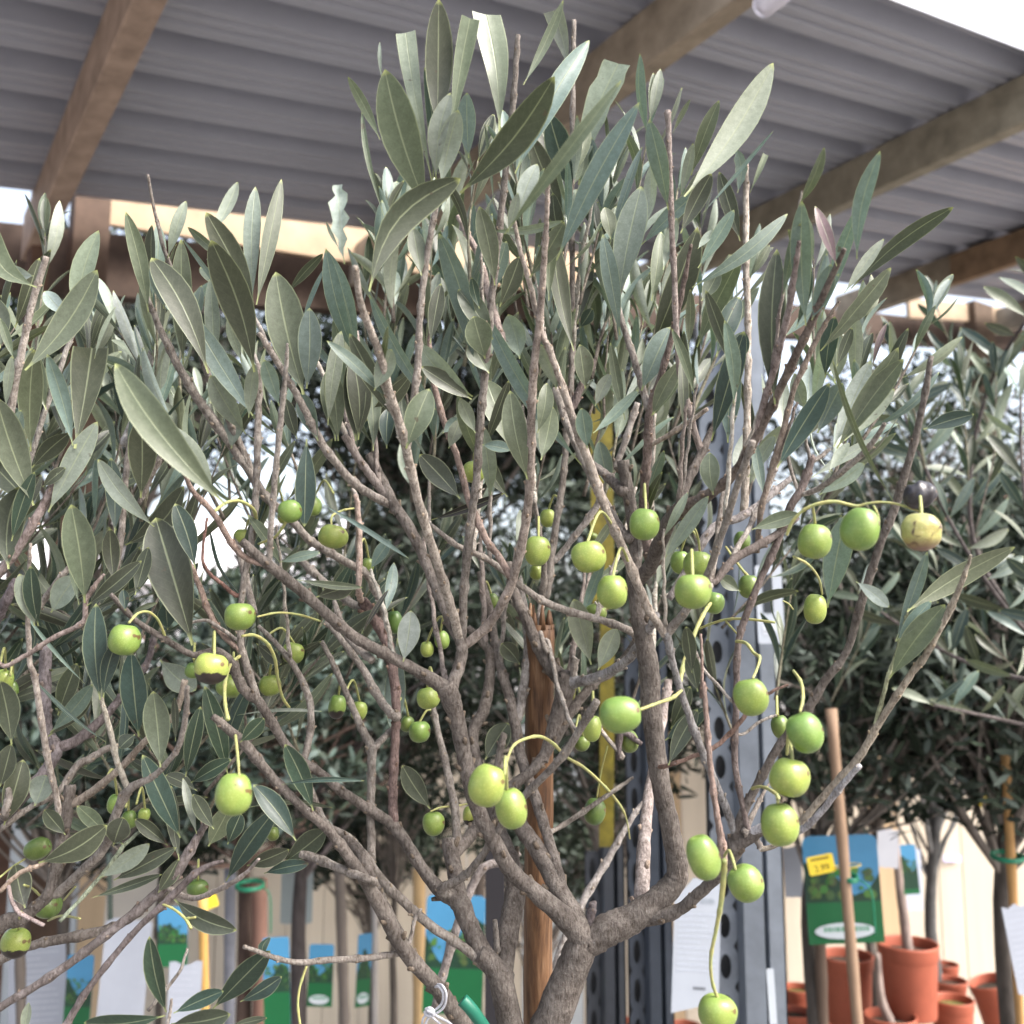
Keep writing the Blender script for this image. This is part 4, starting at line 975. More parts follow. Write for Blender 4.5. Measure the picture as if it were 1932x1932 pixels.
def put_olive(tree, tile, x, y, rx, ry, kind='green', tilt=None, d=None):
    fx, fy = F(tile, x, y); rxp = rx * .36383; ryp = ry * .36383
    m = (rxp + ryp) / 2
    if d is None:
        d = .0088 * FPX / m if m > 22 else .0078 * FPX / max(m, 8)
        d = min(max(d, .47), .80)
        nd = tree.near(fx, fy - ryp - 10)
        if m < 26 and nd and nd[0] < 60: d = max(d * .5 + nd[1] * .5, .5) if m < 22 else d
    tilt = rng.uniform(-.25, .25) if tilt is None else tilt
    rxm, rym = rxp / FPX * d, ryp / FPX * d
    mb, M = olive_mesh(kind, rxm, rym, int(x * 7 + y), tilt)
    c = P(fx, fy, d)
    mb.v = [tuple(Vector(v) + c) for v in mb.v]
    o = mb.build('olive', OMAT[kind], tree.root, origin=c)
    if kind in LAB: o['label'] = LAB[kind]
    return dict(o=o, c=c, top=c + M @ Vector((0, 0, rym * .86)), px=(fx, fy), r=ryp, d=d)
OL1 = [('10', 645, 1630, 82, 82), ('10', 1095, 1780, 88, 82, 'rotten'), ('10', 1243, 1510, 82, 72), ('10', 1262, 1105, 52, 50), ('10', 1505, 965, 60, 60), ('10', 1625, 940, 42, 50), ('10', 1475, 990, 36, 40),
 ('10', 1727, 1095, 76, 62), ('10', 1520, 1700, 58, 56), ('10', 1402, 1868, 56, 56), ('10', 1195, 1870, 72, 62), ('10', 1000, 1790, 40, 42), ('10', 1905, 1250, 34, 46, 'dark'),
 ('11', 772, 760, 60, 58), ('11', 1155, 1000, 40, 48), ('11', 1655, 1032, 80, 84), ('11', 1367, 1200, 88, 84), ('11', 1490, 1382, 82, 90), ('11', 1100, 1170, 66, 80), ('11', 1405, 1490, 58, 50, 'dark'),
 ('11', 358, 1540, 42, 62, 'dark'), ('11', 605, 1632, 38, 50), ('11', 528, 1680, 36, 42), ('11', 868, 1430, 30, 42, 'dark'), ('11', 1095, 1280, 34, 42), ('11', 1385, 1098, 30, 22, 'dark'),
 ('12', 845, 1120, 88, 92), ('12', 1083, 1056, 95, 114), ('12', 1397, 1072, 98, 100, 'wrinkled', .1), ('12', 1392, 880, 66, 86, 'black', 1.35, .50), ('12', 150, 1230, 50, 62), ('12', 242, 1245, 76, 76),
 ('12', 215, 1380, 98, 92), ('12', 325, 1440, 52, 58), ('12', 470, 1118, 42, 52, 'dark'), ('12', 848, 1470, 60, 80), ('12', 505, 1355, 56, 62, 'dark'),
 ('22', 515, 235, 86, 98), ('22', 795, 420, 94, 106, 'green', -.4), ('22', 668, 390, 48, 62, 'dark'), ('22', 716, 650, 104, 100), ('22', 665, 895, 94, 110), ('22', 268, 1065, 84, 118, 'green', -.3), ('22', 487, 1200, 88, 96, 'green', -.6),
 ('22', 340, 1872, 98, 92), ('21', 840, 693, 96, 110, 'green', .3), ('21', 965, 812, 80, 106, 'green', -.25), ('21', 1533, 325, 92, 110, 'green', 1.5), ('21', 1385, 397, 50, 70), ('21', 1330, 475, 42, 42, 'dark'),
 ('21', 1575, 465, 50, 60, 'dark'), ('21', 1398, 828, 55, 70, 'dark'), ('21', 562, 892, 56, 62), ('21', 745, 850, 32, 50, 'rotten'), ('21', 535, 240, 62, 58), ('21', 490, 415, 56, 56), ('21', 425, 375, 36, 42, 'dark'),
 ('21', 175, 308, 42, 52), ('21', 62, 285, 46, 64, 'rotten'), ('21', 1285, 300, 26, 30), ('20', 1213, 738, 92, 110, 'green', .05), ('20', 1415, 945, 34, 36, 'dark')]
# stalks traced from the picture: olive end first
ST1 = [(['21', (930, 640, 9), (945, 560, 9), (975, 490, 10), (1030, 455, 11), (1110, 440, 12), (1180, 475, 12), (1250, 545, 11), (1340, 600, 11), (1440, 690, 10), (1520, 785, 10), (1560, 860, 6), (1580, 970, 5)], -.0),
 (['21', (1635, 300, 11), (1730, 265, 11), (1800, 240, 14), (1850, 200, 10)], 0), (['21', (1408, 760, 6), (1432, 620, 6), (1465, 490, 6)], 0), (['21', (545, 830, 6), (600, 808, 7), (680, 800, 7), (745, 788, 7)], 0),
 (['22', (340, 1795, 12), (312, 1700, 12), (308, 1580, 13), (335, 1440, 14), (360, 1300, 18), (375, 1150, 20), (378, 1080, 18)], 0), (['22', (345, 1060, 10), (310, 1020, 11), (268, 1000, 13)], 0),
 (['22', (770, 310, 9), (785, 240, 11), (775, 160, 12), (735, 100, 11)], 0), (['22', (525, 140, 9), (550, 80, 9), (560, 30, 12), '12', (530, 1700, 12), (490, 1650, 12), (440, 1640, 12)], 0),
 (['22', (655, 780, 14), (650, 745, 14), (600, 710, 12), (555, 700, 11), (520, 712, 11)], 0),
 (['12', (700, 1090, 11), (730, 1020, 12), (780, 965, 11), (850, 930, 12), (950, 915, 12), (1060, 938, 11), (1120, 925, 8), (1200, 918, 8), (1290, 932, 9), (1395, 968, 7)], 0), (['12', (848, 1030, 9), (842, 980, 9), (835, 935, 10)], 0),
 (['12', (1180, 1060, 7), (1175, 990, 8), (1150, 935, 8)], 0),
 (['21', (1840, 160, 16), (1860, 60, 16), '12', (190, 1690, 16), (235, 1570, 16), (280, 1480, 14), (325, 1420, 12)], 0), (['12', (245, 1575, 8), (320, 1545, 9), (400, 1525, 9), (500, 1525, 9), (640, 1542, 9)], 0), (['12', (385, 1535, 7), (420, 1575, 7), (455, 1612, 8)], 0),
 (['12', (385, 1150, 8), (430, 1215, 9), (480, 1280, 10), (530, 1335, 12)], 0), (['12', (250, 1175, 8), (240, 1100, 8), (215, 1045, 8), (160, 1000, 9)], 0), (['12', (885, 1395, 7), (865, 1310, 8), (810, 1240, 9), (735, 1200, 8)], 0),
 (['12', (735, 1475, 5), (710, 1445, 6), (680, 1430, 6)], 0),
 (['10', (1330, 1010, 11), (1310, 950, 12), (1240, 912, 12), (1170, 922, 11), (1110, 968, 10)], 0), (['10', (1275, 1055, 8), (1290, 1010, 8), (1310, 985, 8)], 0), (['10', (1510, 980, 9), (1440, 1085, 10), (1400, 1110, 9), (1340, 1135, 9)], 0),
 (['10', (1720, 1045, 7), (1722, 990, 8), (1780, 960, 8), (1835, 950, 7)], 0), (['10', (668, 1545, 9), (715, 1495, 9), (770, 1488, 9), (820, 1530, 9), (858, 1620, 9)], 0),
 (['10', (1255, 1612, 10), (1320, 1608, 12), (1385, 1650, 12), (1425, 1730, 12), (1440, 1830, 11), (1465, 1930, 10), '20', (1500, 290, 10)], 0),
 (['10', (1250, 1712, 12), (1195, 1760, 13), (1168, 1850, 13), (1165, 1932, 13), '20', (1170, 290, 13), (1182, 350, 16)], 0), (['20', (1240, 640, 9), (1232, 540, 10), (1220, 430, 11)], 0),
 (['10', (1335, 1512, 7), (1440, 1492, 8), (1550, 1502, 8), (1660, 1535, 8)], 0), (['20', (1590, 1630, 9), (1555, 1740, 9), (1545, 1840, 9), (1560, 1960, 9)], 0)]
def build_fruit(tree, OL, ST):
    fruits = [put_olive(tree, *a) for a in OL]
    served = set()
    for spec, _ in ST:
        pts = parse(spec)
        def dnear(x, y):
            best = min(range(len(fruits)), key=lambda i: math.hypot(fruits[i]['px'][0] - x, fruits[i]['px'][1] - y))
            f = fruits[best]; dd = math.hypot(f['px'][0] - x, f['px'][1] - y)
            return best, dd
        b, dd = dnear(pts[0][0], pts[0][1])
        ds = None
        if dd < fruits[b]['r'] * 1.5 + 6: ds = fruits[b]['d'] - .001; served.add(b)
        be, de = dnear(pts[-1][0], pts[-1][1])
        nd = tree.near(pts[-1][0], pts[-1][1])
        dend = nd[1] if nd and nd[0] < 40 else (ds or .6)
        if de < fruits[be]['r'] * 1.5: dend = fruits[be]['d']; served.add(be)
        if ds is None:
            n0 = tree.near(pts[0][0], pts[0][1]); ds = n0[1] if n0 and n0[0] < 40 else dend
        n = len(pts); q = [(p[0], p[1], p[2], ds + (dend - ds) * i / (n - 1)) for i, p in enumerate(pts)]
        sm = crom(q, 6); mb = MB()
        w = [P(a[0], a[1], a[3]) for a in sm]; rr = [a[2] * .74 / FPX * a[3] * (1.0 + (.22 if i % 9 == 4 else 0) + rng.uniform(-.04, .04)) for i, a in enumerate(sm)]
        mb.tube(w, rr, 9, [(0.30 + .02 * math.sin(i), 0.30, 0.12) for i in range(len(w))])
        for a in sm: tree.samples.append((a[0], a[1], a[3], a[2]))
        mb.build('fruit_stalk', STALK, tree.root)
    for i, f in enumerate(fruits):
        if i in served: continue
        # short stalk up to the nearest wood above
        arr = np.array([q[:3] for q in tree.samples])
        tx, ty = f['px'][0], f['px'][1] - f['r']
        sc = np.hypot(arr[:, 0] - tx, arr[:, 1] - ty) + 2.0 * np.maximum(0, arr[:, 1] - ty + 12) + 250 * np.abs(arr[:, 2] - f['d'])
        j = int(sc.argmin()); e = P(*arr[j])
        L = (e - f['top']).length
        if L > .09: e = f['top'] + (e - f['top']).normalized() * .05
        mid = f['top'].lerp(e, .5) + Vector((0, 0, min(.012, L * .3)))
        w = crom([tuple(f['top'] - Vector((0, 0, .001))), tuple(mid), tuple(e)], 6)
        mb = MB(); mb.tube(w, [.0008] * len(w), 7, (0.28, 0.29, 0.11)); mb.build('stalk', STALK, f['o'])
    return fruits
build_fruit(T1, OL1, ST1)

# ------------------------------------------------------------------ THE LEFT OLIVE, its trunk left of the picture
lb = P(-260, 2300, .60)
left = empty('olive_tree', (lb.x, lb.y, 0), 'large-leaved olive reaching in from the left edge, with dark green leaves', 'olive tree')
T2 = Tree(left)
t2 = MB()
branch(T2, ['20', (-700, 2900, 90), (-620, 2500, 85), (-520, 2200, 75), (-420, 2000, 60)], dz=0, d0=.60, mb=t2, scars=False)
t2.tube([(lb.x - .04, lb.y, .28), (lb.x - .03, lb.y, .8), tuple(P(*F('20', -690, 2880), .6))], [.03, .025, .0105], 12, (0.2, 0.17, 0.135))
t2.build('trunk', BARK, left)
pt = MB()
pt.lathe([(0.0, .0), (.12, .0), (.15, .29), (.163, .29), (.163, .325), (.148, .325), (.143, .28)], 40, (0.05, 0.05, 0.05), c=(lb.x - .04, lb.y, 0)); pt.build('pot', PLASTIC, left)
sb = MB(); sb.lathe([(0.0, .285), (.143, .278)], 30, (0.06, 0.04, 0.03), c=(lb.x - .04, lb.y, 0)); sb.build('soil', SOIL, left)
B2 = lambda spec, dz=None, **k: branch(T2, spec, dz, **k)
B2(['20', (-560, 2300, 50), (-300, 2040, 30), (0, 1845, 24), (300, 1660, 25), (550, 1470, 26), (750, 1310, 30), (870, 1200, 34), (950, 1090, 32), (1050, 920, 20), (1080, 860, 14)], 0.02, col=(.19, .155, .135))
B2(['20', (200, 2200, 26), (340, 1940, 23), (480, 1720, 19), (700, 1450, 19), (860, 1300, 22), (990, 1170, 22), (1080, 1110, 16), (1160, 1085, 10)], 0.0, d0=.60, col=(.17, .135, .12))
B2(['20', (-350, 1900, 40), (0, 1600, 27), (180, 1520, 26), (330, 1490, 30), (560, 1440, 28), (680, 1380, 24), (780, 1300, 20)], 0.04)
B2(['20', (-300, 1700, 44), (0, 1420, 42), (100, 1390, 40), (200, 1310, 34), (262, 1240, 38), (300, 1060, 33), (340, 880, 36), (365, 690, 34)], 0.03, d0=.60)
B2(['20', (300, 1250, 30), (420, 1140, 26), (540, 1020, 28), (600, 850, 28), (670, 715, 28), (790, 650, 19), (880, 560, 17), (930, 480, 17), (965, 320, 17), (970, 180, 14)], -0.05)
B2(['20', (655, 690, 20), (610, 580, 18), (575, 420, 17), (540, 300, 15), (525, 240, 12)], -0.01, col=(.34, .3, .23))
B2(['20', (385, 785, 26), (500, 710, 24), (640, 590, 22), (750, 470, 20), (900, 330, 20), (960, 150, 20)], -0.02, col=(.30, .24, .18))
B2(['20', (-250, 1150, 40), (0, 880, 36), (130, 740, 34), (250, 600, 36), (290, 500, 38), (240, 400, 36), (232, 150, 36), (238, 0, 34), '10', (225, 1690, 34)], 0.06, d0=.66, col=(.17, .14, .13))
B2(['20', (290, 500, 34), (400, 460, 32), (540, 340, 26), (640, 220, 22), (760, 60, 20), '10', (800, 1600, 16)], 0.05, col=(.15, .12, .11))
B2(['20', (-200, 1050, 22), (0, 920, 19), (150, 810, 18), (290, 740, 18), (400, 590, 22), (460, 560, 22), (560, 500, 20), (640, 480, 12)], 0.03)
B2(['20', (315, 870, 20), (285, 720, 18), (250, 560, 19), (215, 350, 19), (180, 130, 18), '10', (155, 1740, 16), (145, 1500, 14), (150, 1300, 12), (158, 1130, 9)], -0.04, col=(.36, .3, .24))
B2(['10', (-200, 1500, 34), (0, 1280, 28), (100, 1150, 26), (205, 970, 26), (290, 820, 23), (350, 720, 22), (378, 640, 20)], 0.0, d0=.60, col=(.26, .2, .17))
B2(['10', (-60, 800, 24), (40, 500, 22), (100, 200, 22), (140, 10, 21), '00', (170, 1560, 20), (240, 1330, 19)], -0.03, d0=.60, col=(.38, .32, .26))
B2(['10', (120, 800, 18), (180, 620, 17), (240, 430, 16), (310, 230, 16), (360, 90, 15), (395, 15, 14)], 0.0, d0=.64, col=(.33, .29, .24))
B2(['10', (590, 1330, 22), (625, 1120, 20), (640, 960, 19), (655, 760, 18), (680, 560, 16), (720, 400, 16)], 0.03, d0=.68)
B2(['10', (650, 600, 28), (720, 440, 30), (760, 280, 30), (795, 130, 26)], 0.0, d0=.75, col=(.42, .38, .33))
B2(['10', (720, 930, 16), (790, 770, 18), (860, 640, 20)], 0.0, d0=.66)
B2(['10', (-100, 1560, 14), (0, 1760, 14), (120, 1720, 14), (280, 1620, 15), (430, 1540, 16), (445, 1430, 16), (500, 1340, 13), (540, 1290, 9)], 0, d0=.60, col=(.3, .23, .19))
B2(['10', (200, 1460, 20), (290, 1340, 19), (372, 1240, 17)], 0, d0=.64)
B2(['10', (-40, 1560, 30), (30, 1430, 30), (90, 1320, 26)], 0, d0=.66, col=(.15, .12, .115))
B2(['20', (20, 850, 20), (45, 760, 24), (40, 705, 14)], 0, d0=.62)
B2(['20', (310, 1400, 12), (520, 1170, 12), (640, 1010, 12), (730, 930, 9)], 0.02, d0=.60, col=(.3, .33, .22))
B2(['20', (0, 1245, 14), (100, 1150, 14), (200, 1110, 14), (290, 1060, 10)], 0, d0=.58, col=(.38, .28, .2))
B2(['20', (860, 1215, 16), (930, 1260, 17), (1015, 1278, 17), (1120, 1240, 16), (1250, 1170, 13), (1345, 1075, 9)], -0.05, col=(.34, .28, .23))
B2(['20', (770, 1860, 12), (850, 1760, 11), (930, 1660, 10), (972, 1540, 8)], 0, d0=.58)
B2(['20', (860, 1960, 12), (880, 1880, 11), (890, 1800, 8)], 0, d0=.56)
B2(['20', (40, 1190, 12), (60, 1290, 12), (110, 1360, 13), (230, 1420, 11)], 0, d0=.58, col=(.3, .23, .2))
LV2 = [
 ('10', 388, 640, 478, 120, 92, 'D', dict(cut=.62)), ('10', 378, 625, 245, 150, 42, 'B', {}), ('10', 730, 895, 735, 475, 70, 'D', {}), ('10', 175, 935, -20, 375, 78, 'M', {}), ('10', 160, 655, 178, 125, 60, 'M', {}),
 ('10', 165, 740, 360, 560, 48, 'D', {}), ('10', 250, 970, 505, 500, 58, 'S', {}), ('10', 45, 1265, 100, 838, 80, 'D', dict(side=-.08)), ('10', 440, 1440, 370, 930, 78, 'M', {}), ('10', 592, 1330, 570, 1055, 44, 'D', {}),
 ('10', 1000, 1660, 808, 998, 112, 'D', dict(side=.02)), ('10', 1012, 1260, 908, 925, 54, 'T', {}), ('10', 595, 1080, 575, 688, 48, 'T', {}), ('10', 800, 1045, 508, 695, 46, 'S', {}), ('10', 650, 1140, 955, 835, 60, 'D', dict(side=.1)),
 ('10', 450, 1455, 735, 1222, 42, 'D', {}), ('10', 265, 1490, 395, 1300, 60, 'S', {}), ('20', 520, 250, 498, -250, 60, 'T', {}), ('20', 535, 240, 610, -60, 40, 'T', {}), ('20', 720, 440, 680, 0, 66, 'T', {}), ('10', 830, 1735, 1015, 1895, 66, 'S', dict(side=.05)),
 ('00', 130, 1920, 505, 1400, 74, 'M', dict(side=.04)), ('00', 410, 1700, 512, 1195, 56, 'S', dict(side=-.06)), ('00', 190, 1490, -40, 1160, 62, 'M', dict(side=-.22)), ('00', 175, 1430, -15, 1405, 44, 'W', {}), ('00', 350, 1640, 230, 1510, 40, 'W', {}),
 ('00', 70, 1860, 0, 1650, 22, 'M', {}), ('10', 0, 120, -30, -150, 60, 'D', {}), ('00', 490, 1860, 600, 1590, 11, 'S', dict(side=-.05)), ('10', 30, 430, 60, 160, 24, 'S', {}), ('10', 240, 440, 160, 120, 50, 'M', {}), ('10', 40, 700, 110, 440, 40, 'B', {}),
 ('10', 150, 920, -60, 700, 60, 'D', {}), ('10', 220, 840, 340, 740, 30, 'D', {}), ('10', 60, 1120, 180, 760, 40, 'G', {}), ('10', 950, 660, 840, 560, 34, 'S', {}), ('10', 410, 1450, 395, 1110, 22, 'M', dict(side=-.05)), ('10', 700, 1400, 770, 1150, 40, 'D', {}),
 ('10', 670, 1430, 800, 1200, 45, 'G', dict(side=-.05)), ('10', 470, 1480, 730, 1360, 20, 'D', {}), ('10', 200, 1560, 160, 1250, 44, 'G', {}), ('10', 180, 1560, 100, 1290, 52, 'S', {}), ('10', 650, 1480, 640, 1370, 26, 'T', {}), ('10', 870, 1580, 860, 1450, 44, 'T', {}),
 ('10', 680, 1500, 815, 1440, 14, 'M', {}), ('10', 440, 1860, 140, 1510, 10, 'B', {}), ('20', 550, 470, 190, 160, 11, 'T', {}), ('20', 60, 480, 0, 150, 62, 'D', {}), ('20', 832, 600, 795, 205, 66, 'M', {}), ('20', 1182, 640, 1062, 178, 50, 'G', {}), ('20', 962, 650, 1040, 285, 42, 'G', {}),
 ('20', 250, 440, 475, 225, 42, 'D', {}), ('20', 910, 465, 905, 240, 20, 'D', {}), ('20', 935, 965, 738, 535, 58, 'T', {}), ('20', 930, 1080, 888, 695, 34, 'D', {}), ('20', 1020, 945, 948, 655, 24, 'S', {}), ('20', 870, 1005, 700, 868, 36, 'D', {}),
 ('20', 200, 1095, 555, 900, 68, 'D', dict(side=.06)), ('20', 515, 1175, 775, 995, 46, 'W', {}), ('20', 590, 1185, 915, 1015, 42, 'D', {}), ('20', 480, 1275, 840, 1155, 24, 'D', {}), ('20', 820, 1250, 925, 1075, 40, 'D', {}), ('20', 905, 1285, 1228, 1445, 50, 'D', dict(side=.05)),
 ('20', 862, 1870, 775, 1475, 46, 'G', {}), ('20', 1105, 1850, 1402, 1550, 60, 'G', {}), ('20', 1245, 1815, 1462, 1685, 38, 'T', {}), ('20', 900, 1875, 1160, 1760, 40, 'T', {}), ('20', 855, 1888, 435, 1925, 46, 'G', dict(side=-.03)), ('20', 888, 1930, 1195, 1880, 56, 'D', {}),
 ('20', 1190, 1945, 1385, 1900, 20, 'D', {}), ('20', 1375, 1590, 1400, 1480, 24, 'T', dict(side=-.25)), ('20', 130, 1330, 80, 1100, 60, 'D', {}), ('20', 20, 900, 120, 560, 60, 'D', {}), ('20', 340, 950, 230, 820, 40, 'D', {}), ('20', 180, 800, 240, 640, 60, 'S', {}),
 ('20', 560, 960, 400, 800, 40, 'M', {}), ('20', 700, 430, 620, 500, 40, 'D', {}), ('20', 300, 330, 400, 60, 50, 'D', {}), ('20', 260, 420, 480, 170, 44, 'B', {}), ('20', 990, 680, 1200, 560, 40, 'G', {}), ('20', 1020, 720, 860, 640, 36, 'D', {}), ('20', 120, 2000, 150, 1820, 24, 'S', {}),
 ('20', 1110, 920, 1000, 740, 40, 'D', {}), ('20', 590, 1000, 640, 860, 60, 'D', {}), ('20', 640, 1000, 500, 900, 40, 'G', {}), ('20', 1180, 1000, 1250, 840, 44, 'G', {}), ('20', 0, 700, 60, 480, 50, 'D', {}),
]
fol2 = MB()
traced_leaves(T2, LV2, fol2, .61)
region_shoots(T2, 14, (-120, 820, 330, 1250), (.68, .88), lambda x, y: (rng.uniform(-.5, .6), rng.uniform(-.1, .3), 1.0), ['M', 'B', 'D', 'D', 'T', 'S'], mbl=fol2, leafL=(.045, .07))
region_shoots(T2, 24, (-120, 1150, 520, 1650), (.68, .90), lambda x, y: (rng.uniform(-.9, .9), rng.uniform(-.2, .3), .6), ['D', 'G', 'T', 'D', 'M'], mbl=fol2, leafL=(.045, .07))
region_shoots(T2, 6, (-300, 980, -100, 1200), (.6, .8), lambda x, y: (.6, rng.uniform(-.1, .3), .8), ['M', 'B', 'D'], mbl=fol2, leafL=(.045, .07))
fol2.build('foliage', LEAF, left)
OL2 = [('10', 15, 1845, 52, 62), ('10', 70, 1885, 24, 40, 'dark'), ('20', 1023, 1225, 58, 44, 'dark'), ('20', 250, 1320, 70, 60, 'split'), ('20', 82, 1512, 72, 76, 'rotten'), ('20', 195, 1022, 54, 70, 'dark', 1.2), ('20', 598, 790, 42, 52), ('20', 748, 845, 30, 34), ('20', 672, 870, 40, 48, 'dark')]
ST2 = [(['20', (95, 1440, 7), (100, 1380, 8), (110, 1350, 8)], 0), (['20', (215, 1275, 8), (170, 1230, 8), (125, 1210, 8)], 0), (['20', (130, 1075, 7), (60, 1120, 7), (0, 1170, 7)], 0), (['20', (990, 1435, 11), (960, 1385, 10), (900, 1335, 9), (830, 1305, 9)], 0),
       (['20', (1015, 1378, 8), (960, 1385, 8)], 0), (['20', (415, 1385, 8), (320, 1370, 8), (250, 1395, 8)], 0), (['20', (330, 1290, 7), (390, 1220, 8)], 0)]
build_fruit(T2, OL2, ST2)

# ------------------------------------------------------------------ olive at the right edge, nearer than the row behind it
rb = P(2120, 2300, 1.35)
right = empty('olive_tree', (rb.x, rb.y, 0), 'blurred bluish olive reaching in at the right edge with thin dark stems', 'olive tree')
T3 = Tree(right); r3 = MB()
r3.tube([(rb.x, rb.y, 0.0), (rb.x, rb.y, .6), tuple(P(2080, 1700, 1.35)), tuple(P(2040, 1300, 1.35))], [.015, .014, .012, .010], 10, (.17, .145, .125))
r3.build('trunk', BARK, right)
T3.samples.append((2040, 1300, 1.35, 10))
f3 = MB(); w3 = MB()
for (pts) in ([(2040, 1300, 5), (1900, 1150, 4), (1790, 980, 3.5), (1720, 820, 3), (1700, 760, 2)], [(2040, 1300, 6), (1860, 1080, 5), (1830, 900, 4), (1870, 720, 3.5), (1940, 600, 3), (2000, 540, 2)],
              [(2040, 1300, 5), (1960, 1100, 4), (1930, 900, 3), (1925, 700, 2)], [(2040, 1300, 6), (1850, 1260, 4), (1700, 1180, 3), (1620, 1120, 2)], [(2060, 1400, 5), (1900, 1360, 4), (1760, 1330, 3)]):
    q = [(a[0], a[1], a[2], 1.35 + rng.uniform(-.1, .1)) for a in pts]; sm = crom(q, 6)
    w3.tube([P(a[0], a[1], a[3]) for a in sm], [a[2] / FPX * a[3] for a in sm], 7, (.12, .10, .09))
    for i in range(4, len(sm), 2):
        a = sm[i]; p = P(a[0], a[1], a[3])
        for sg in (-1, 1):
            dv = Vector((sg * rng.uniform(.3, 1.0), rng.uniform(-.5, .5), rng.uniform(.1, 1.0))).normalized(); l = rng.uniform(.05, .075)
            leaf(f3, p, p + dv * l, l * rng.uniform(.08, .13), Vector((rng.uniform(-1, 1), -1, rng.uniform(-1, 1))), tone=rng.choice(['T', 'B', 'D', 'T', 'S', 'M']), twist=rng.uniform(-.5, .5))
region_shoots(T3, 20, (1560, 800, 2150, 1400), (1.2, 1.75), lambda x, y: (rng.uniform(-.8, .6), rng.uniform(-.3, .3), .9), ['T', 'B', 'D', 'T', 'S', 'G'], mbl=f3, mbt=w3, Ls=(.12, .24), leafL=(.05, .078))
f3.build('foliage', LEAF, right); w3.build('branches', BARK, right)

# ------------------------------------------------------------------ cane, ties, string
ca = MB(); p0 = P(1019, 1178, .745); p1 = P(1014, 1960, .735)
dirv = (p1 - p0)
hw_ = 27 / FPX * .74
ns = 24
cpts = [p0 + dirv * (i / ns) for i in range(ns + 1)] + [Vector((p1.x, p1.y + .01, .30))]
ca.tube(cpts, [hw_ * (1 + .02 * math.sin(i * 1.3)) for i in range(len(cpts))], 8, (1, 1, 1))
# splintered head
for i in range(9):
    a = i / 9 * 6.28; c = p0 + Vector((math.cos(a) * hw_ * .75, math.sin(a) * hw_ * .75, -.004))
    ca.tube([c, c + Vector((rng.uniform(-.001, .001), 0, rng.uniform(.004, .02)))], [hw_ * .28, hw_ * .08], 5)
tag(ca.build('stake', CANE, origin=tuple(cpts[-1])), 'thick reddish-brown stake with a splintered top behind the middle olive', 'stake')

st = MB()
for (q, r_) in (([(560, 1742, .640), (590, 1738, .630), (612, 1775, .628), (602, 1830, .630), (552, 1872, .630)], .0008), ([(572, 1728, .640), (604, 1730, .629), (628, 1775, .627), (614, 1845, .629), (556, 1888, .630)], .0008),
                ([(540, 1868, .629), (590, 1896, .628), (650, 1930, .630), (700, 1990, .632)], .0008), ([(536, 1880, .628), (575, 1912, .628), (620, 1950, .630)], .0008), ([(528, 1880, .628), (508, 1905, .627), (500, 1960, .630)], .0008), ([(545, 1885, .628), (520, 1930, .627), (512, 1990, .630)], .0008),
                ([(522, 1856, .627), (545, 1850, .625), (562, 1868, .626), (548, 1888, .625), (524, 1882, .626), (518, 1862, .627)], .0011), ([(530, 1862, .625), (556, 1872, .624), (560, 1886, .625)], .0012)):
    w = crom([tuple(P(*F('21', a, b), d_)) for a, b, d_ in q], 7); st.tube(w, [r_] * len(w), 8, (0.45, 0.45, 0.49))
tag(st.build('string', CORD), 'white string looped and knotted around the low left limb', 'string')
gt = MB(); w = crom([tuple(P(*F('21', 712, 1805), .62)), tuple(P(*F('21', 770, 1870), .62)), tuple(P(*F('21', 870, 2020), .63))], 5)
gt.tube(w, [.0042] * len(w), 8, (0.01, 0.11, 0.07))
tag(gt.build('plant_tie', PLASTIC), 'dark green plastic tie end at the foot of the middle olive', 'plant tie')

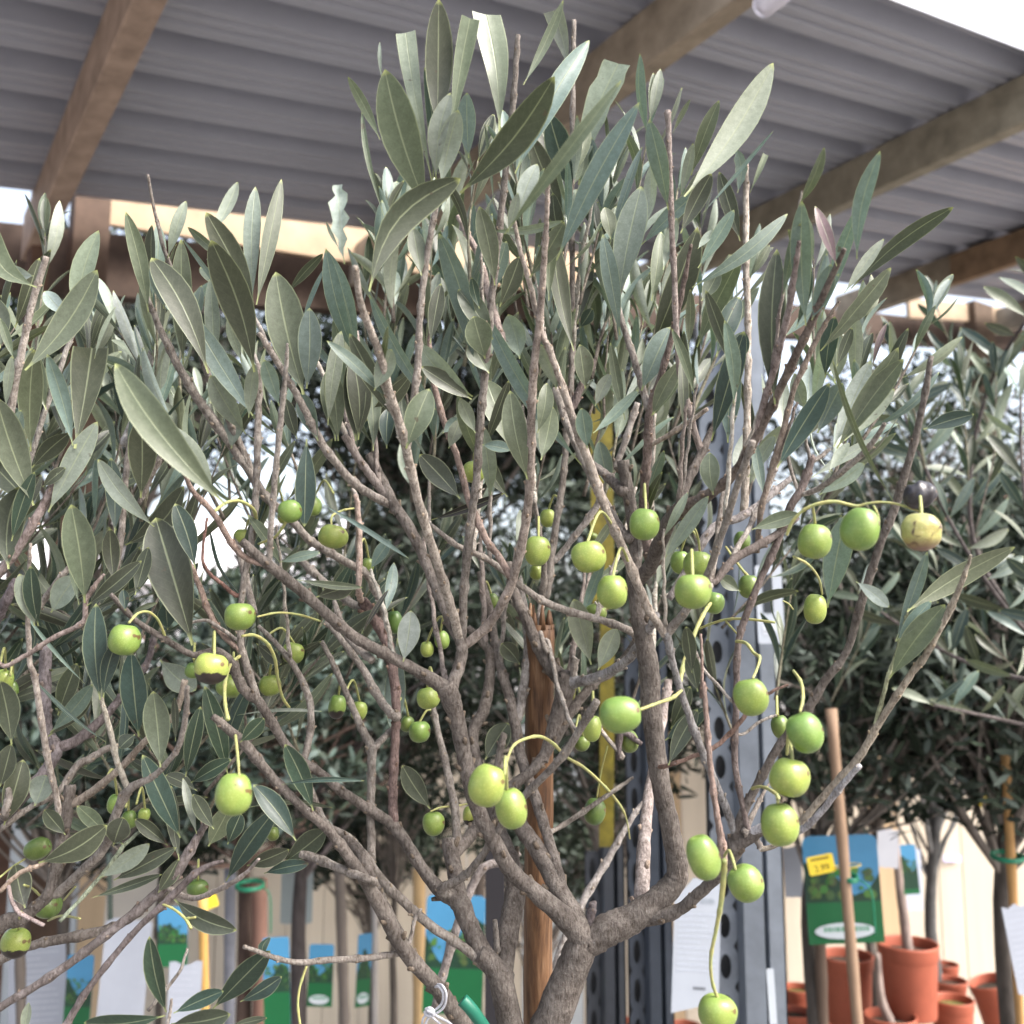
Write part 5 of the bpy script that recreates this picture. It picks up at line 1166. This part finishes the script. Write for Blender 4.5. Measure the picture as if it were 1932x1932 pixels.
# ------------------------------------------------------------------ steel uprights
def slotted_face(mb, O, ux, uz, w, h, cell, holes_w, holes_h, col, oval=True):
    n = int(h / cell)
    for i in range(n):
        z0 = i * cell
        cx, cz = w / 2, z0 + cell / 2
        m = 16; outer = []; inner = []
        for k in range(m):
            a = 2 * math.pi * (k + .5) / m
            c, s_ = math.cos(a), math.sin(a)
            q = max(abs(c), abs(s_)); outer.append((cx + c / q * w / 2, cz + s_ / q * cell / 2))
            e = 2.0 if oval else 6.0
            rr = (abs(c) ** e + abs(s_) ** e) ** (-1 / e)
            inner.append((cx + c * rr * holes_w / 2, cz + s_ * rr * holes_h / 2))
        vs = [O + ux * a + uz * b for a, b in outer + inner]
        mb.add(vs, [(k, (k + 1) % m, m + (k + 1) % m, m + k) for k in range(m)], col)
def upright(name, xl_px, xr_px, ytop, d, label, col, flange='left', yaw=0.0, ref_y=1700, two=True, ztop=None):
    pl = P(xl_px, ref_y, d); pr = P(xr_px, ref_y, d)
    wdt = (pr - pl).length
    top = P((xl_px + xr_px) / 2, ytop, d).z if ztop is None else ztop
    o = empty(name, ((pl.x + pr.x) / 2, pl.y, 0), label, 'steel post', 'steel uprights of the plant trolleys')
    ux = Matrix.Rotation(yaw, 3, 'Z') @ Vector((1, 0, 0)); uy = Matrix.Rotation(yaw, 3, 'Z') @ Vector((0, 1, 0)); uz = Vector((0, 0, 1))
    O = Vector((pl.x, pl.y, 0))
    a, b, c = (.36, .34, .30)
    mb = MB()
    fw = wdt * a
    slotted_face(mb, O + uy * (.030), ux, uz, fw, top, .062, fw * .46, .038, col)
    r = mb.build('slotted_flange', GALV, o, smooth=False); sm_ = r.modifiers.new('t', 'SOLIDIFY'); sm_.thickness = .002
    bk_ = MB(); q0 = O + uy * .062; q1 = O + ux * wdt + uy * .062; bk_.add([q0, q1, q1 + uz * (top - .02), q0 + uz * (top - .02)], [(0, 1, 2, 3)], (.03, .032, .036)); bk_.build('back_web', GALV, o, smooth=False)  # near-black colour stands in for the shade behind the slots
    mb = MB()
    def quad(p, q, hh):
        mb.add([p, q, q + uz * hh, p + uz * hh], [(0, 1, 2, 3)], col)
    h_ = top
    A0 = O + ux * fw + uy * .030; A1 = O + ux * (fw + .006) + uy * .004; A2 = O + ux * (wdt * (a + b)) + uy * .0; A3 = A2 + ux * .004 + uy * .012; A4 = A3 + ux * .004 - uy * .012; A5 = O + ux * wdt + uy * .0; A6 = A5 + uy * .03
    for p, q in ((A0, A1), (A1, A2), (A2, A3), (A3, A4), (A4, A5), (A5, A6)): quad(p, q, h_)
    r = mb.build('channel', GALV, o, smooth=False); sm_ = r.modifiers.new('t', 'SOLIDIFY'); sm_.thickness = .002
    return o
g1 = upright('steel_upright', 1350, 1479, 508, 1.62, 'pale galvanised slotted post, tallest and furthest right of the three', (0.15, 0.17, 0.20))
upright('steel_upright', 1108, 1179, 1598, 1.74, 'dark slotted post, shadow in its colour, directly below the yellow strip', (0.045, 0.05, 0.06))  # steel upright in shadow, the shadow put into its colour
upright('steel_upright', 1190, 1268, 1180, 1.70, 'dark blue-grey post, shadow in its colour, between the pale post and the shorter dark one', (0.05, 0.06, 0.078))  # shadow on this upright is likewise painted as a darker steel colour
# black narrow post left of the cane
bp = MB(); q = P(934, 1750, 1.3); bp.box((q.x, q.y, P(934, 1480, 1.3).z / 2), (36 / FPX * 1.3, .02, P(934, 1480, 1.3).z), (.012, .011, .014))
tag(bp.build('black_post', PLASTIC, smooth=False, origin=(q.x, q.y, 0)), 'narrow black post left of the reddish-brown stake', 'post')

# ------------------------------------------------------------------ labels and tags
def frame_at(x, y, d, rz=0.0, ry=0.0, rx=0.0):
    """centre and axes of an upright panel facing the camera side, rolled by rz"""
    c = P(x, y, d)
    M = Matrix.Rotation(ry, 3, 'Z') @ Matrix.Rotation(rx, 3, 'X') @ Matrix.Rotation(rz, 3, 'Y')
    return c, M @ Vector((1, 0, 0)), M @ Vector((0, 0, 1)), M @ Vector((0, -1, 0))
def panel(name, fr_, w, h, th, col, m, parent=None, off=(0, 0), lift=0.0, radius=0.0, shape=None, label=None):
    c, ux, uz, un = fr_; mb = MB()
    if shape is None:
        if radius > 0:
            shape = []
            for (sx, sz, a0) in ((1, 1, 0), (-1, 1, 90), (-1, -1, 180), (1, -1, 270)):
                for k in range(5):
                    a = R(a0 + k * 22.5); shape.append((sx * (w / 2 - radius) + radius * math.cos(a), sz * (h / 2 - radius) + radius * math.sin(a)))
        else: shape = [(w / 2, h / 2), (-w / 2, h / 2), (-w / 2, -h / 2), (w / 2, -h / 2)]
    n = len(shape)
    fr1 = [c + ux * (a + off[0]) + uz * (b + off[1]) + un * (lift + th) for a, b in shape]
    bk = [c + ux * (a + off[0]) + uz * (b + off[1]) + un * lift for a, b in shape]
    mb.add(fr1 + bk, [tuple(range(n))[::-1], tuple(range(n, 2 * n))] + [(k, (k + 1) % n, n + (k + 1) % n, n + k) for k in range(n)], col)
    o = mb.build(name, m, parent, smooth=False)
    if label: o['label'] = label
    return o
def strokes(name, fr_, rows, w, lh, col, parent, lift, off=(0, 0), seed=1, fill=.8):
    """lines of unreadably small print: rows of word-length dashes"""
    r = random.Random(seed); c, ux, uz, un = fr_; mb = MB()
    for i in range(rows[0]):
        x = -w / 2; end = w / 2 * (1 if r.random() < .6 else r.uniform(.1, .9)); z = (rows[0] / 2 - i) * rows[1]
        while x < end:
            l = min(r.uniform(.03, .12) * w, end - x)
            mb.add([c + ux * (a + off[0]) + uz * (b + off[1]) + un * lift for a, b in ((x, z), (x + l, z), (x + l, z + lh), (x, z + lh))], [(0, 1, 2, 3)], col)
            x += l + w * .02
    if mb.v: return mb.build(name, PAPER, parent, smooth=False)
def text(name, s, fr_, size, col, parent, lift, off=(0, 0)):
    cu = bpy.data.curves.new(name, 'FONT'); cu.body = s; cu.size = size; cu.align_x = 'CENTER'; cu.align_y = 'CENTER'; cu.resolution_u = 3
    o = bpy.data.objects.new(name, cu); C.objects.link(o)
    m, nt, b = mat(name + '_ink', .6, .2); b.inputs['Base Color'].default_value = (*col, 1); cu.materials.append(m)
    c, ux, uz, un = fr_
    M = Matrix((ux, uz, un)).transposed().to_4x4()
    M.translation = c + ux * off[0] + uz * off[1] + un * lift
    if parent is not None:
        base_ = Vector(parent.matrix_basis.translation); M.translation = M.translation - base_
        o.parent = parent
    o.matrix_basis = M
    me = bpy.data.meshes.new_from_object(o)
    o2 = bpy.data.objects.new(name, me); C.objects.link(o2); o2.parent = parent; o2.matrix_basis = M
    bpy.data.objects.remove(o)
    return o2
ppm = lambda px, d: px / FPX * d
def tagroot(name, x, y, d, label, cat='label', group=None):
    return empty(name, P(x, y, d), label, cat, group)

# white information sheet on the trolley
fr_ = frame_at(1314, 1784, 1.50, R(3.0)); e = tagroot('paper_label', 1314, 1784, 1.50, 'long white printed sheet hanging on the slotted steel posts')
W, Hh = ppm(88, 1.5), ppm(236, 1.5)
panel('sheet', fr_, 0, 0, .0006, (.30, .325, .37), PAPER, e, shape=[(W * .5, Hh * .5), (-W * .1, Hh * .52), (-W * .5, Hh * .34), (-W * .5, -Hh * .52), (W * .5, -Hh * .42)])
strokes('print', fr_, (11, Hh * .043), W * .8, Hh * .008, (.40, .43, .50), e, .0012, (0, -.0), 3)
strokes('heading', fr_, (1, .01), W * .34, Hh * .04, (.25, .28, .32), e, .0012, (W * .24, Hh * .30), 5)
strokes('heading', fr_, (1, .01), W * .30, Hh * .022, (.12, .13, .15), e, .0012, (W * .10, -Hh * .36), 6)
# label holder high on the pale post
fr_ = frame_at(1452, 1140, 1.60, R(-1)); e = tagroot('label_holder', 1452, 1140, 1.60, 'white plastic card with a black window clipped high on the pale post')
W, Hh = ppm(50, 1.6), ppm(147, 1.6)
panel('card', fr_, W, Hh, .002, (.36, .39, .44), PLASTIC, e, radius=.003)
panel('black_window', fr_, ppm(18, 1.6), ppm(72, 1.6), .001, (.02, .025, .03), PLASTIC, e, off=(-W * .06, Hh * .14), lift=.0025)
panel('grey_field', fr_, ppm(24, 1.6), ppm(19, 1.6), .0004, (.52, .55, .60), PAPER, e, off=(-W * .08, -Hh * .32), lift=.0025)
text('lettering', 'ELIVRE', fr_, .0056, (.03, .035, .04), e, .0034, (-W * .08, -Hh * .345))
# small white strip near the foot
fr_ = frame_at(1456, 1880, 1.60, R(-2)); e = tagroot('strip_label', 1456, 1880, 1.60, 'narrow white strip stuck to the foot of the pale post')
panel('strip', fr_, ppm(14, 1.6), ppm(100, 1.6), .0005, (.36, .39, .43), PAPER, e, radius=.002)
# yellow strip
YMAT = simple('mottled_yellow', .6, .25, .1, 60, .5, 40)
YL = (0.095, 0.078, 0.009)
fr_ = frame_at(1145, 1380, 1.72, R(1.0)); 
ys = empty('yellow_strip', P(1140, 1180, 1.72), 'long mottled yellow plastic strip hanging behind the middle olive', 'tag')
panel('strip', fr_, ppm(27, 1.72), ppm(420, 1.72), .002, YL, YMAT, ys)
fr2 = frame_at(1136, 950, 1.72, R(0)); panel('strip', fr2, ppm(42, 1.72), ppm(400, 1.72), .002, YL, YMAT, ys, radius=ppm(20, 1.72))

# picture tags
TAGC = ['sky', 'tree', 'green', 'oval']
def picture_tag(x, y, d, wpx, hpx, rz, label, ry=0.0, oval=True, cut=0.62, seed=0, group='picture tags on the potted trees', dark=1.0):
    fr_ = frame_at(x, y, d, rz, ry); e = tagroot('picture_tag', x, y, d, label, 'tag', group)
    W, Hh = ppm(wpx, d), ppm(hpx, d)
    panel('card', fr_, W, Hh, .001, (0.05, 0.19, 0.34), PLASTIC, e, radius=W * .1)
    panel('green_band', fr_, W, Hh * (1 - cut), .0006, (0.005, 0.085, 0.028), PLASTIC, e, off=(0, -Hh * cut / 2), lift=.0014)
    c, ux, uz, un = fr_; r = random.Random(seed + 3); mb = MB()
    sh = [(-W * .5, -Hh * (cut - .5) + .0)]
    n = 14
    for k in range(n + 1):
        u = k / n; sh.append((-W * .5 + W * u, Hh * (.12 + .17 * math.sin(u * 5.5 + seed) * (1 if seed % 2 else .6) + r.uniform(-.03, .03))))
    sh.append((W * .5, -Hh * (cut - .5)))
    panel('photo_foliage', fr_, 0, 0, .0005, (0.009, 0.035, 0.02), PLASTIC, e, shape=sh[::-1], lift=.0014)
    for i in range(46):
        a, b = r.uniform(-.42, .42) * W, r.uniform(-.08, .2) * Hh
        pp_ = c + ux * a + uz * b + un * (.0021 + i * .00005); s_ = W * r.uniform(.02, .065)
        mb.add([pp_ + ux * s_ * math.cos(k * 1.05) + uz * s_ * math.sin(k * 1.05) for k in range(6)], [tuple(range(6))], (0.03 * r.uniform(.7, 2.0), 0.10 * r.uniform(.6, 1.5), 0.03))
    mb.build('photo_leaves', PLASTIC, e, smooth=False)
    if oval:
        sh = [(W * .40 * math.cos(a * .3142), Hh * .075 * math.sin(a * .3142)) for a in range(20)]
        panel('oval', fr_, 0, 0, .0005, (.42, .46, .50), PLASTIC, e, shape=sh, off=(-W * .02, -Hh * .38), lift=.0046)
        strokes('print', fr_, (1, .01), W * .6, Hh * .045, (.12, .25, .18), e, .0054, (0, -Hh * .41), seed + 9)
    return e
picture_tag(1590, 1677, 2.1, 142, 196, R(-2), 'blue and green picture tag with white oval beside the yellow price tag', seed=1)
picture_tag(605, 1840, 2.6, 47, 112, R(1), 'small blue-topped picture tag with white oval, second from the left of its group', seed=2)
picture_tag(857, 1800, 2.2, 112, 214, R(2), 'large tilted picture tag behind the left stem of the middle olive', seed=3, oval=False)
picture_tag(522, 1852, 2.3, 50, 160, R(-3), 'picture tag directly right of the twin brown stems', seed=4, oval=False)
picture_tag(686, 1830, 2.8, 30, 130, R(2), 'narrow picture tag seen almost edge-on by a thin cane', seed=5, ry=R(35))
picture_tag(326, 1767, 2.2, 56, 108, R(-2), 'dark picture tag above a white printed sheet at lower left', seed=6, oval=False)
picture_tag(1714, 1640, 3.0, 34, 90, R(-3), 'small bright blue tag above the tallest terracotta pot', seed=7, oval=False, cut=.9)
picture_tag(148, 1880, 2.4, 50, 150, R(1), 'green-bottomed tag between the white sheets at the left edge', seed=8, oval=False)
# yellow price tag with handwriting
fr_ = frame_at(1549, 1631, 2.04, R(-11)); e = tagroot('price_tag', 1549, 1631, 2.04, 'yellow handwritten price tag tied to the bamboo cane', 'price tag')
W, Hh = ppm(50, 2.04), ppm(34, 2.04)
panel('card', fr_, W, Hh, .0008, (0.80, 0.60, 0.05), PLASTIC, e, radius=.004)
text('price', '2.99', fr_, .018, (.10, .07, .02), e, .0012, (0, -Hh * .2))
strokes('scribble', fr_, (1, .01), W * .7, Hh * .12, (.16, .11, .03), e, .0012, (0, Hh * .12), 4)
rg = MB(); c0 = P(1603, 1634, 2.04); rg.tube([c0 + Vector((.026 * math.cos(a * .4) - .004, .018 * math.sin(a * .4), .004 * math.cos(a * .4))) for a in range(17)], [.0012] * 17, 6, (.6, .45, .08), cap=False); rg.build('tie_loop', PLASTIC, e)
for (x, y, d, w, h, rz, lab) in ((1853, 1512, 2.6, 26, 20, -8, 'small blurred yellow tag hanging under the right-hand crown'), (394, 1702, 2.2, 34, 24, -20, 'small yellow tag under the left-hand branches')):
    fr_ = frame_at(x, y, d, R(rz)); e = tagroot('price_tag', x, y, d, lab, 'price tag')
    panel('card', fr_, ppm(w, d), ppm(h, d), .0008, (0.72, 0.55, 0.04), PLASTIC, e, radius=.003)
# white sheets
def white_sheet(x, y, d, w, h, rz, lab, col=(.29, .31, .36), lines=True, seed=1, ry=0.0):
    fr_ = frame_at(x, y, d, R(rz), ry); e = tagroot('paper_sheet', x, y, d, lab, 'paper sheet', 'white sheets on the potted trees')
    W, Hh = ppm(w, d), ppm(h, d)
    sh = []
    r = random.Random(seed)
    for k in range(6): sh.append((W * (.5 - k / 5), Hh * .5 + Hh * r.uniform(-.03, .03)))
    for k in range(6): sh.append((-W * (.5 - k / 5), -Hh * .5 + Hh * r.uniform(-.02, .02)))
    panel('sheet', fr_, 0, 0, .0006, col, PAPER, e, shape=sh)
    if lines: strokes('print', fr_, (max(4, int(h / 12)), Hh / max(5, int(h / 11))), W * .75, Hh * .012, (.36, .38, .44), e, .0012, (0, -.0), seed)
white_sheet(348, 1885, 1.9, 62, 130, 0, 'white sheet with a dark heading below the dark picture tag', seed=2)
white_sheet(232, 1860, 2.3, 88, 240, 3, 'broad white sheet behind the crossing lower left branches', col=(.29, .31, .36), lines=False, seed=3)
white_sheet(70, 1880, 2.5, 110, 200, -4, 'crumpled white sheet in the lower left corner', col=(.27, .29, .34), seed=4)
white_sheet(247, 1700, 2.6, 95, 130, 2, 'cream sheet above the broad white sheet at left', col=(.38, .35, .31), lines=False, seed=5)
white_sheet(1496, 1645, 2.4, 34, 92, -2, 'crinkled pale sheet against the right side of the pale post', col=(.33, .35, .40), lines=False, seed=6)
white_sheet(1675, 1600, 2.9, 40, 70, 4, 'small pale sheet under the crown above the terracotta pots', col=(.33, .34, .38), lines=False, seed=7)
white_sheet(1724, 1660, 3.05, 30, 110, 0, 'grey-blue sheet behind the tallest terracotta pot', col=(.40, .43, .52), lines=False, seed=8)
white_sheet(1935, 1790, 1.9, 60, 160, -8, 'tilted white printed sheet at the right edge', seed=9)
white_sheet(560, 1690, 3.0, 60, 100, 0, 'pale bluish sheet behind the leaning grey stem', col=(.32, .37, .38), lines=False, seed=10)
white_sheet(1797, 1620, 3.98, 34, 12, 0, 'small lavender strip pinned on the cream fence', col=(.50, .50, .80), lines=False, seed=11)

# ------------------------------------------------------------------ canes among the row behind
def cane(x0, y0, x1, y1, d, r, col, label, m=PINE):
    mb = MB(); a = P(x0, y0, d); b = P(x1, y1, d); k = (0 - b.z) / (a.z - b.z); bot = b + (a - b) * k
    n = 22; pts = [a.lerp(bot, i / n) for i in range(n + 1)]
    mb.tube(pts, [r * (1.12 if i % 4 == 0 else 1.0) for i in range(n + 1)], 10, col)
    tag(mb.build('bamboo_cane', m, origin=tuple(bot)), label, 'cane', 'canes supporting the potted trees')
cane(1568, 1338, 1618, 1932, 2.0, .0105, (.28, .19, .13), 'brown bamboo cane crossing the picture tag with white oval')
cane(1896, 1420, 1925, 1932, 2.1, .009, (.38, .22, .09), 'orange bamboo cane beside the thick trunk at the right edge')
cane(383, 1690, 386, 1932, 2.0, .009, (.42, .25, .08), 'orange bamboo cane left of the twin brown stems')
cane(489, 1660, 491, 1932, 2.45, .018, (.16, .09, .07), 'dark reddish cane tied beside the brown stem')
cane(435, 1640, 432, 1932, 2.6, .014, (.20, .21, .25), 'grey metal cane left of the dark reddish cane', GALV)
cane(791, 1640, 791, 1932, 3.0, .018, (.55, .38, .20), 'pale wooden cane left of the large tilted picture tag')
cane(707, 1700, 707, 1932, 2.9, .009, (.36, .34, .33), 'thin grey cane beside the edge-on tag')
cane(206, 1610, 212, 1932, 2.35, .006, (.05, .07, .06), 'thin dark green stake between the two broad white sheets', PLASTIC)
cane(36, 1700, 40, 1932, 2.4, .012, (.10, .085, .075), 'dark cane near the lower left corner')
cane(641, 1640, 650, 1932, 3.1, .016, (.22, .19, .17), 'grey-brown cane between the two smaller picture tags')
cane(905, 1650, 900, 1932, 2.9, .015, (.14, .11, .09), 'dark cane right of the large tilted picture tag')
cane(1545, 1700, 1553, 1932, 2.25, .012, (.12, .085, .065), 'dark cane touching the trunk left of the terracotta pots')
for (x, y, d, r, lab) in ((1605, 1658, 2.0, .0125, 'green tie around the brown bamboo cane by the price tag'), (1900, 1618, 2.1, .03, 'dark green tie around the thick trunk at the right edge'), (472, 1672, 2.4, .032, 'green tie around the twin brown stems')):
    mb = MB(); c0 = P(x, y, d)
    for k in range(2): mb.tube([c0 + Vector((r * math.cos(a * .4), r * math.sin(a * .4), .004 * math.sin(a * .4) + .004 * k)) for a in range(17)], [.003] * 17, 7, (.01, .15, .08), cap=False)
    w = crom([tuple(c0 + Vector((r, -.01, 0))), tuple(c0 + Vector((r + .02, -.02, -.02))), tuple(c0 + Vector((r + .024, -.02, -.10)))], 5); mb.tube(w, [.0018] * len(w), 6, (.01, .15, .08))
    tag(mb.build('plant_tie', PLASTIC, origin=tuple(c0)), lab, 'plant tie', 'green ties on the potted trees')

# ------------------------------------------------------------------ terracotta pots
def pot(x, y, d, wpx, label, hpx=None, tilt=(0, 0), stem=None, shade=1.0, moss=False):
    rim = ppm(wpx, d) / 2; c = P(x, y, d); h = ppm(hpx or wpx * 1.12, d)
    e = empty('plant_pot', (c.x, c.y, c.z - h), label, 'plant pot', 'stacked terracotta pots')
    M = Matrix.Rotation(tilt[0], 3, 'X') @ Matrix.Rotation(tilt[1], 3, 'Y')
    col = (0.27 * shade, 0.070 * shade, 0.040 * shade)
    b = MB()
    b.lathe([(0, -h), (rim * .80, -h), (rim * .815, -h * .98), (rim * .915, -h * .24), (rim * .925, -h * .22), (rim * .96, -h * .19), (rim * .985, -h * .06)], 48, col, M, c)
    b.build('body', TERRA, e)
    b = MB(); b.lathe([(rim * .98, -h * .07), (rim * 1.0, -h * .04), (rim * 1.0, -h * .01), (rim * .985, 0), (rim * .95, 0), (rim * .93, -h * .02), (rim * .915, -h * .15), (rim * .90, -h * .22)], 48, (col[0] * 1.08, col[1] * 1.1, col[2] * 1.1), M, c)
    b.build('rim', TERRA, e)
    b = MB(); r = random.Random(int(x)); vs = [M @ Vector((0, 0, -h * .13)) + c]; fs = []; n = 28
    for k in range(n):
        a = 6.2832 * k / n; vs.append(M @ Vector((rim * .91 * math.cos(a), rim * .91 * math.sin(a), -h * .15)) + c)
    for k in range(n):
        fs.append((0, 1 + k, 1 + (k + 1) % n))
    b.add(vs, fs, (0.05, 0.04, 0.032) if not moss else (0.10, 0.10, 0.035)); b.build('soil', SOIL, e)
    if stem:
        b = MB(); pts = [c + Vector((0, 0, -h * .14))] + [P(px, py, d) for px, py in stem[0]]
        w = crom([tuple(q) for q in pts], 6); b.tube(w, [stem[1] * (1 - .4 * i / len(w)) for i in range(len(w))], 9, (.24, .19, .17), wob=.05); b.build('stem', BARKD, e)
    return e
pot(1712, 1778, 3.0, 113, 'largest upright terracotta pot holding a twin grey stem', 131, stem=([(1706, 1730), (1700, 1690), (1694, 1640), (1690, 1590)], .016))
pot(1594, 1800, 3.15, 104, 'terracotta pot behind the brown bamboo cane', 118, shade=.95)
pot(1680, 1915, 2.9, 96, 'terracotta pot directly under the largest one, with a grey stem', 110, stem=([(1662, 1880), (1655, 1800)], .014))
pot(1797, 1884, 3.05, 78, 'mossy terracotta pot right of and below the largest one', 96, moss=True)
pot(1868, 1850, 3.2, 80, 'tilted terracotta pot left of the thick right-hand trunk', 110, tilt=(0, R(-14)))
pot(1783, 1818, 3.5, 50, 'small terracotta pot, upper one between the large pot and the tilted pot', 60)
pot(1790, 1848, 3.35, 66, 'terracotta pot, middle one between the large pot and the mossy pot', 72)
pot(1505, 1862, 3.4, 62, 'terracotta pot just right of the foot of the pale post', 80, moss=True)
pot(1498, 1908, 3.2, 70, 'lowest terracotta pot right of the foot of the pale post', 80)
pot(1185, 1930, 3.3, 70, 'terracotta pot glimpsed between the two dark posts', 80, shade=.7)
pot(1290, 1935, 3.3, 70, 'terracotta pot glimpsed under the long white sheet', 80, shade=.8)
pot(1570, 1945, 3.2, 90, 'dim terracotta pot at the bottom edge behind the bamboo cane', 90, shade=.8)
bn = empty('staging_bench', (P(1680, 1900, 3.2).x, 3.2, 0), 'low timber staging bench under the terracotta pots', 'bench')
mb = MB()
for i in range(7): mb.box((1.15, 2.75 + i * .13, .17), (2.2, .10, .03), (.30, .26, .21))
mb.build('slats', WOOD, bn, smooth=False)
for xx in (.1, 2.2):
    for yy in (2.8, 3.5):
        mb = MB(); mb.box((xx, yy, .078), (.06, .06, .152), (.28, .24, .2)); mb.build('leg', WOOD, bn, smooth=False)

# ------------------------------------------------------------------ clear plastic tube end under the roof
lm = bpy.data.materials.new('cloudy_plastic'); lm.use_nodes = True
b_ = lm.node_tree.nodes['Principled BSDF']; b_.inputs['Base Color'].default_value = (.72, .70, .76, 1); b_.inputs['Roughness'].default_value = .22; b_.inputs['Transmission Weight'].default_value = .55; b_.inputs['IOR'].default_value = 1.3
mb = MB(); a = P(1424, 22, 2.2); b2 = P(1530, -60, 2.15); dv = (b2 - a); r0 = ppm(23, 2.2)
pts = []; rr = []
for k in range(7):
    an = k / 6 * math.pi / 2; pts.append(a + dv.normalized() * (r0 * (1 - math.cos(an)) * .7)); rr.append(max(r0 * math.sin(an) * .98, .0008))
for k in range(1, 9):
    pts.append(pts[6] + dv * (k / 8)); rr.append(r0 * (1.0 if k != 2 else 1.06))
mb.tube(pts, rr, 20, (1, 1, 1))
e = empty('lamp_cover', tuple(a), 'cloudy clear plastic tube end hanging under the roof at the top edge', 'lamp cover')
mb.build('cover', lm, e)
mb = MB(); mb.tube([pts[-1] - dv * .05, pts[-1] + Vector((0, 0, .06)), pts[-1] + Vector((0.02, 0.12, .22))], [.006, .005, .005], 8, (.1, .1, .1)); mb.build('bracket', PLASTIC, e)
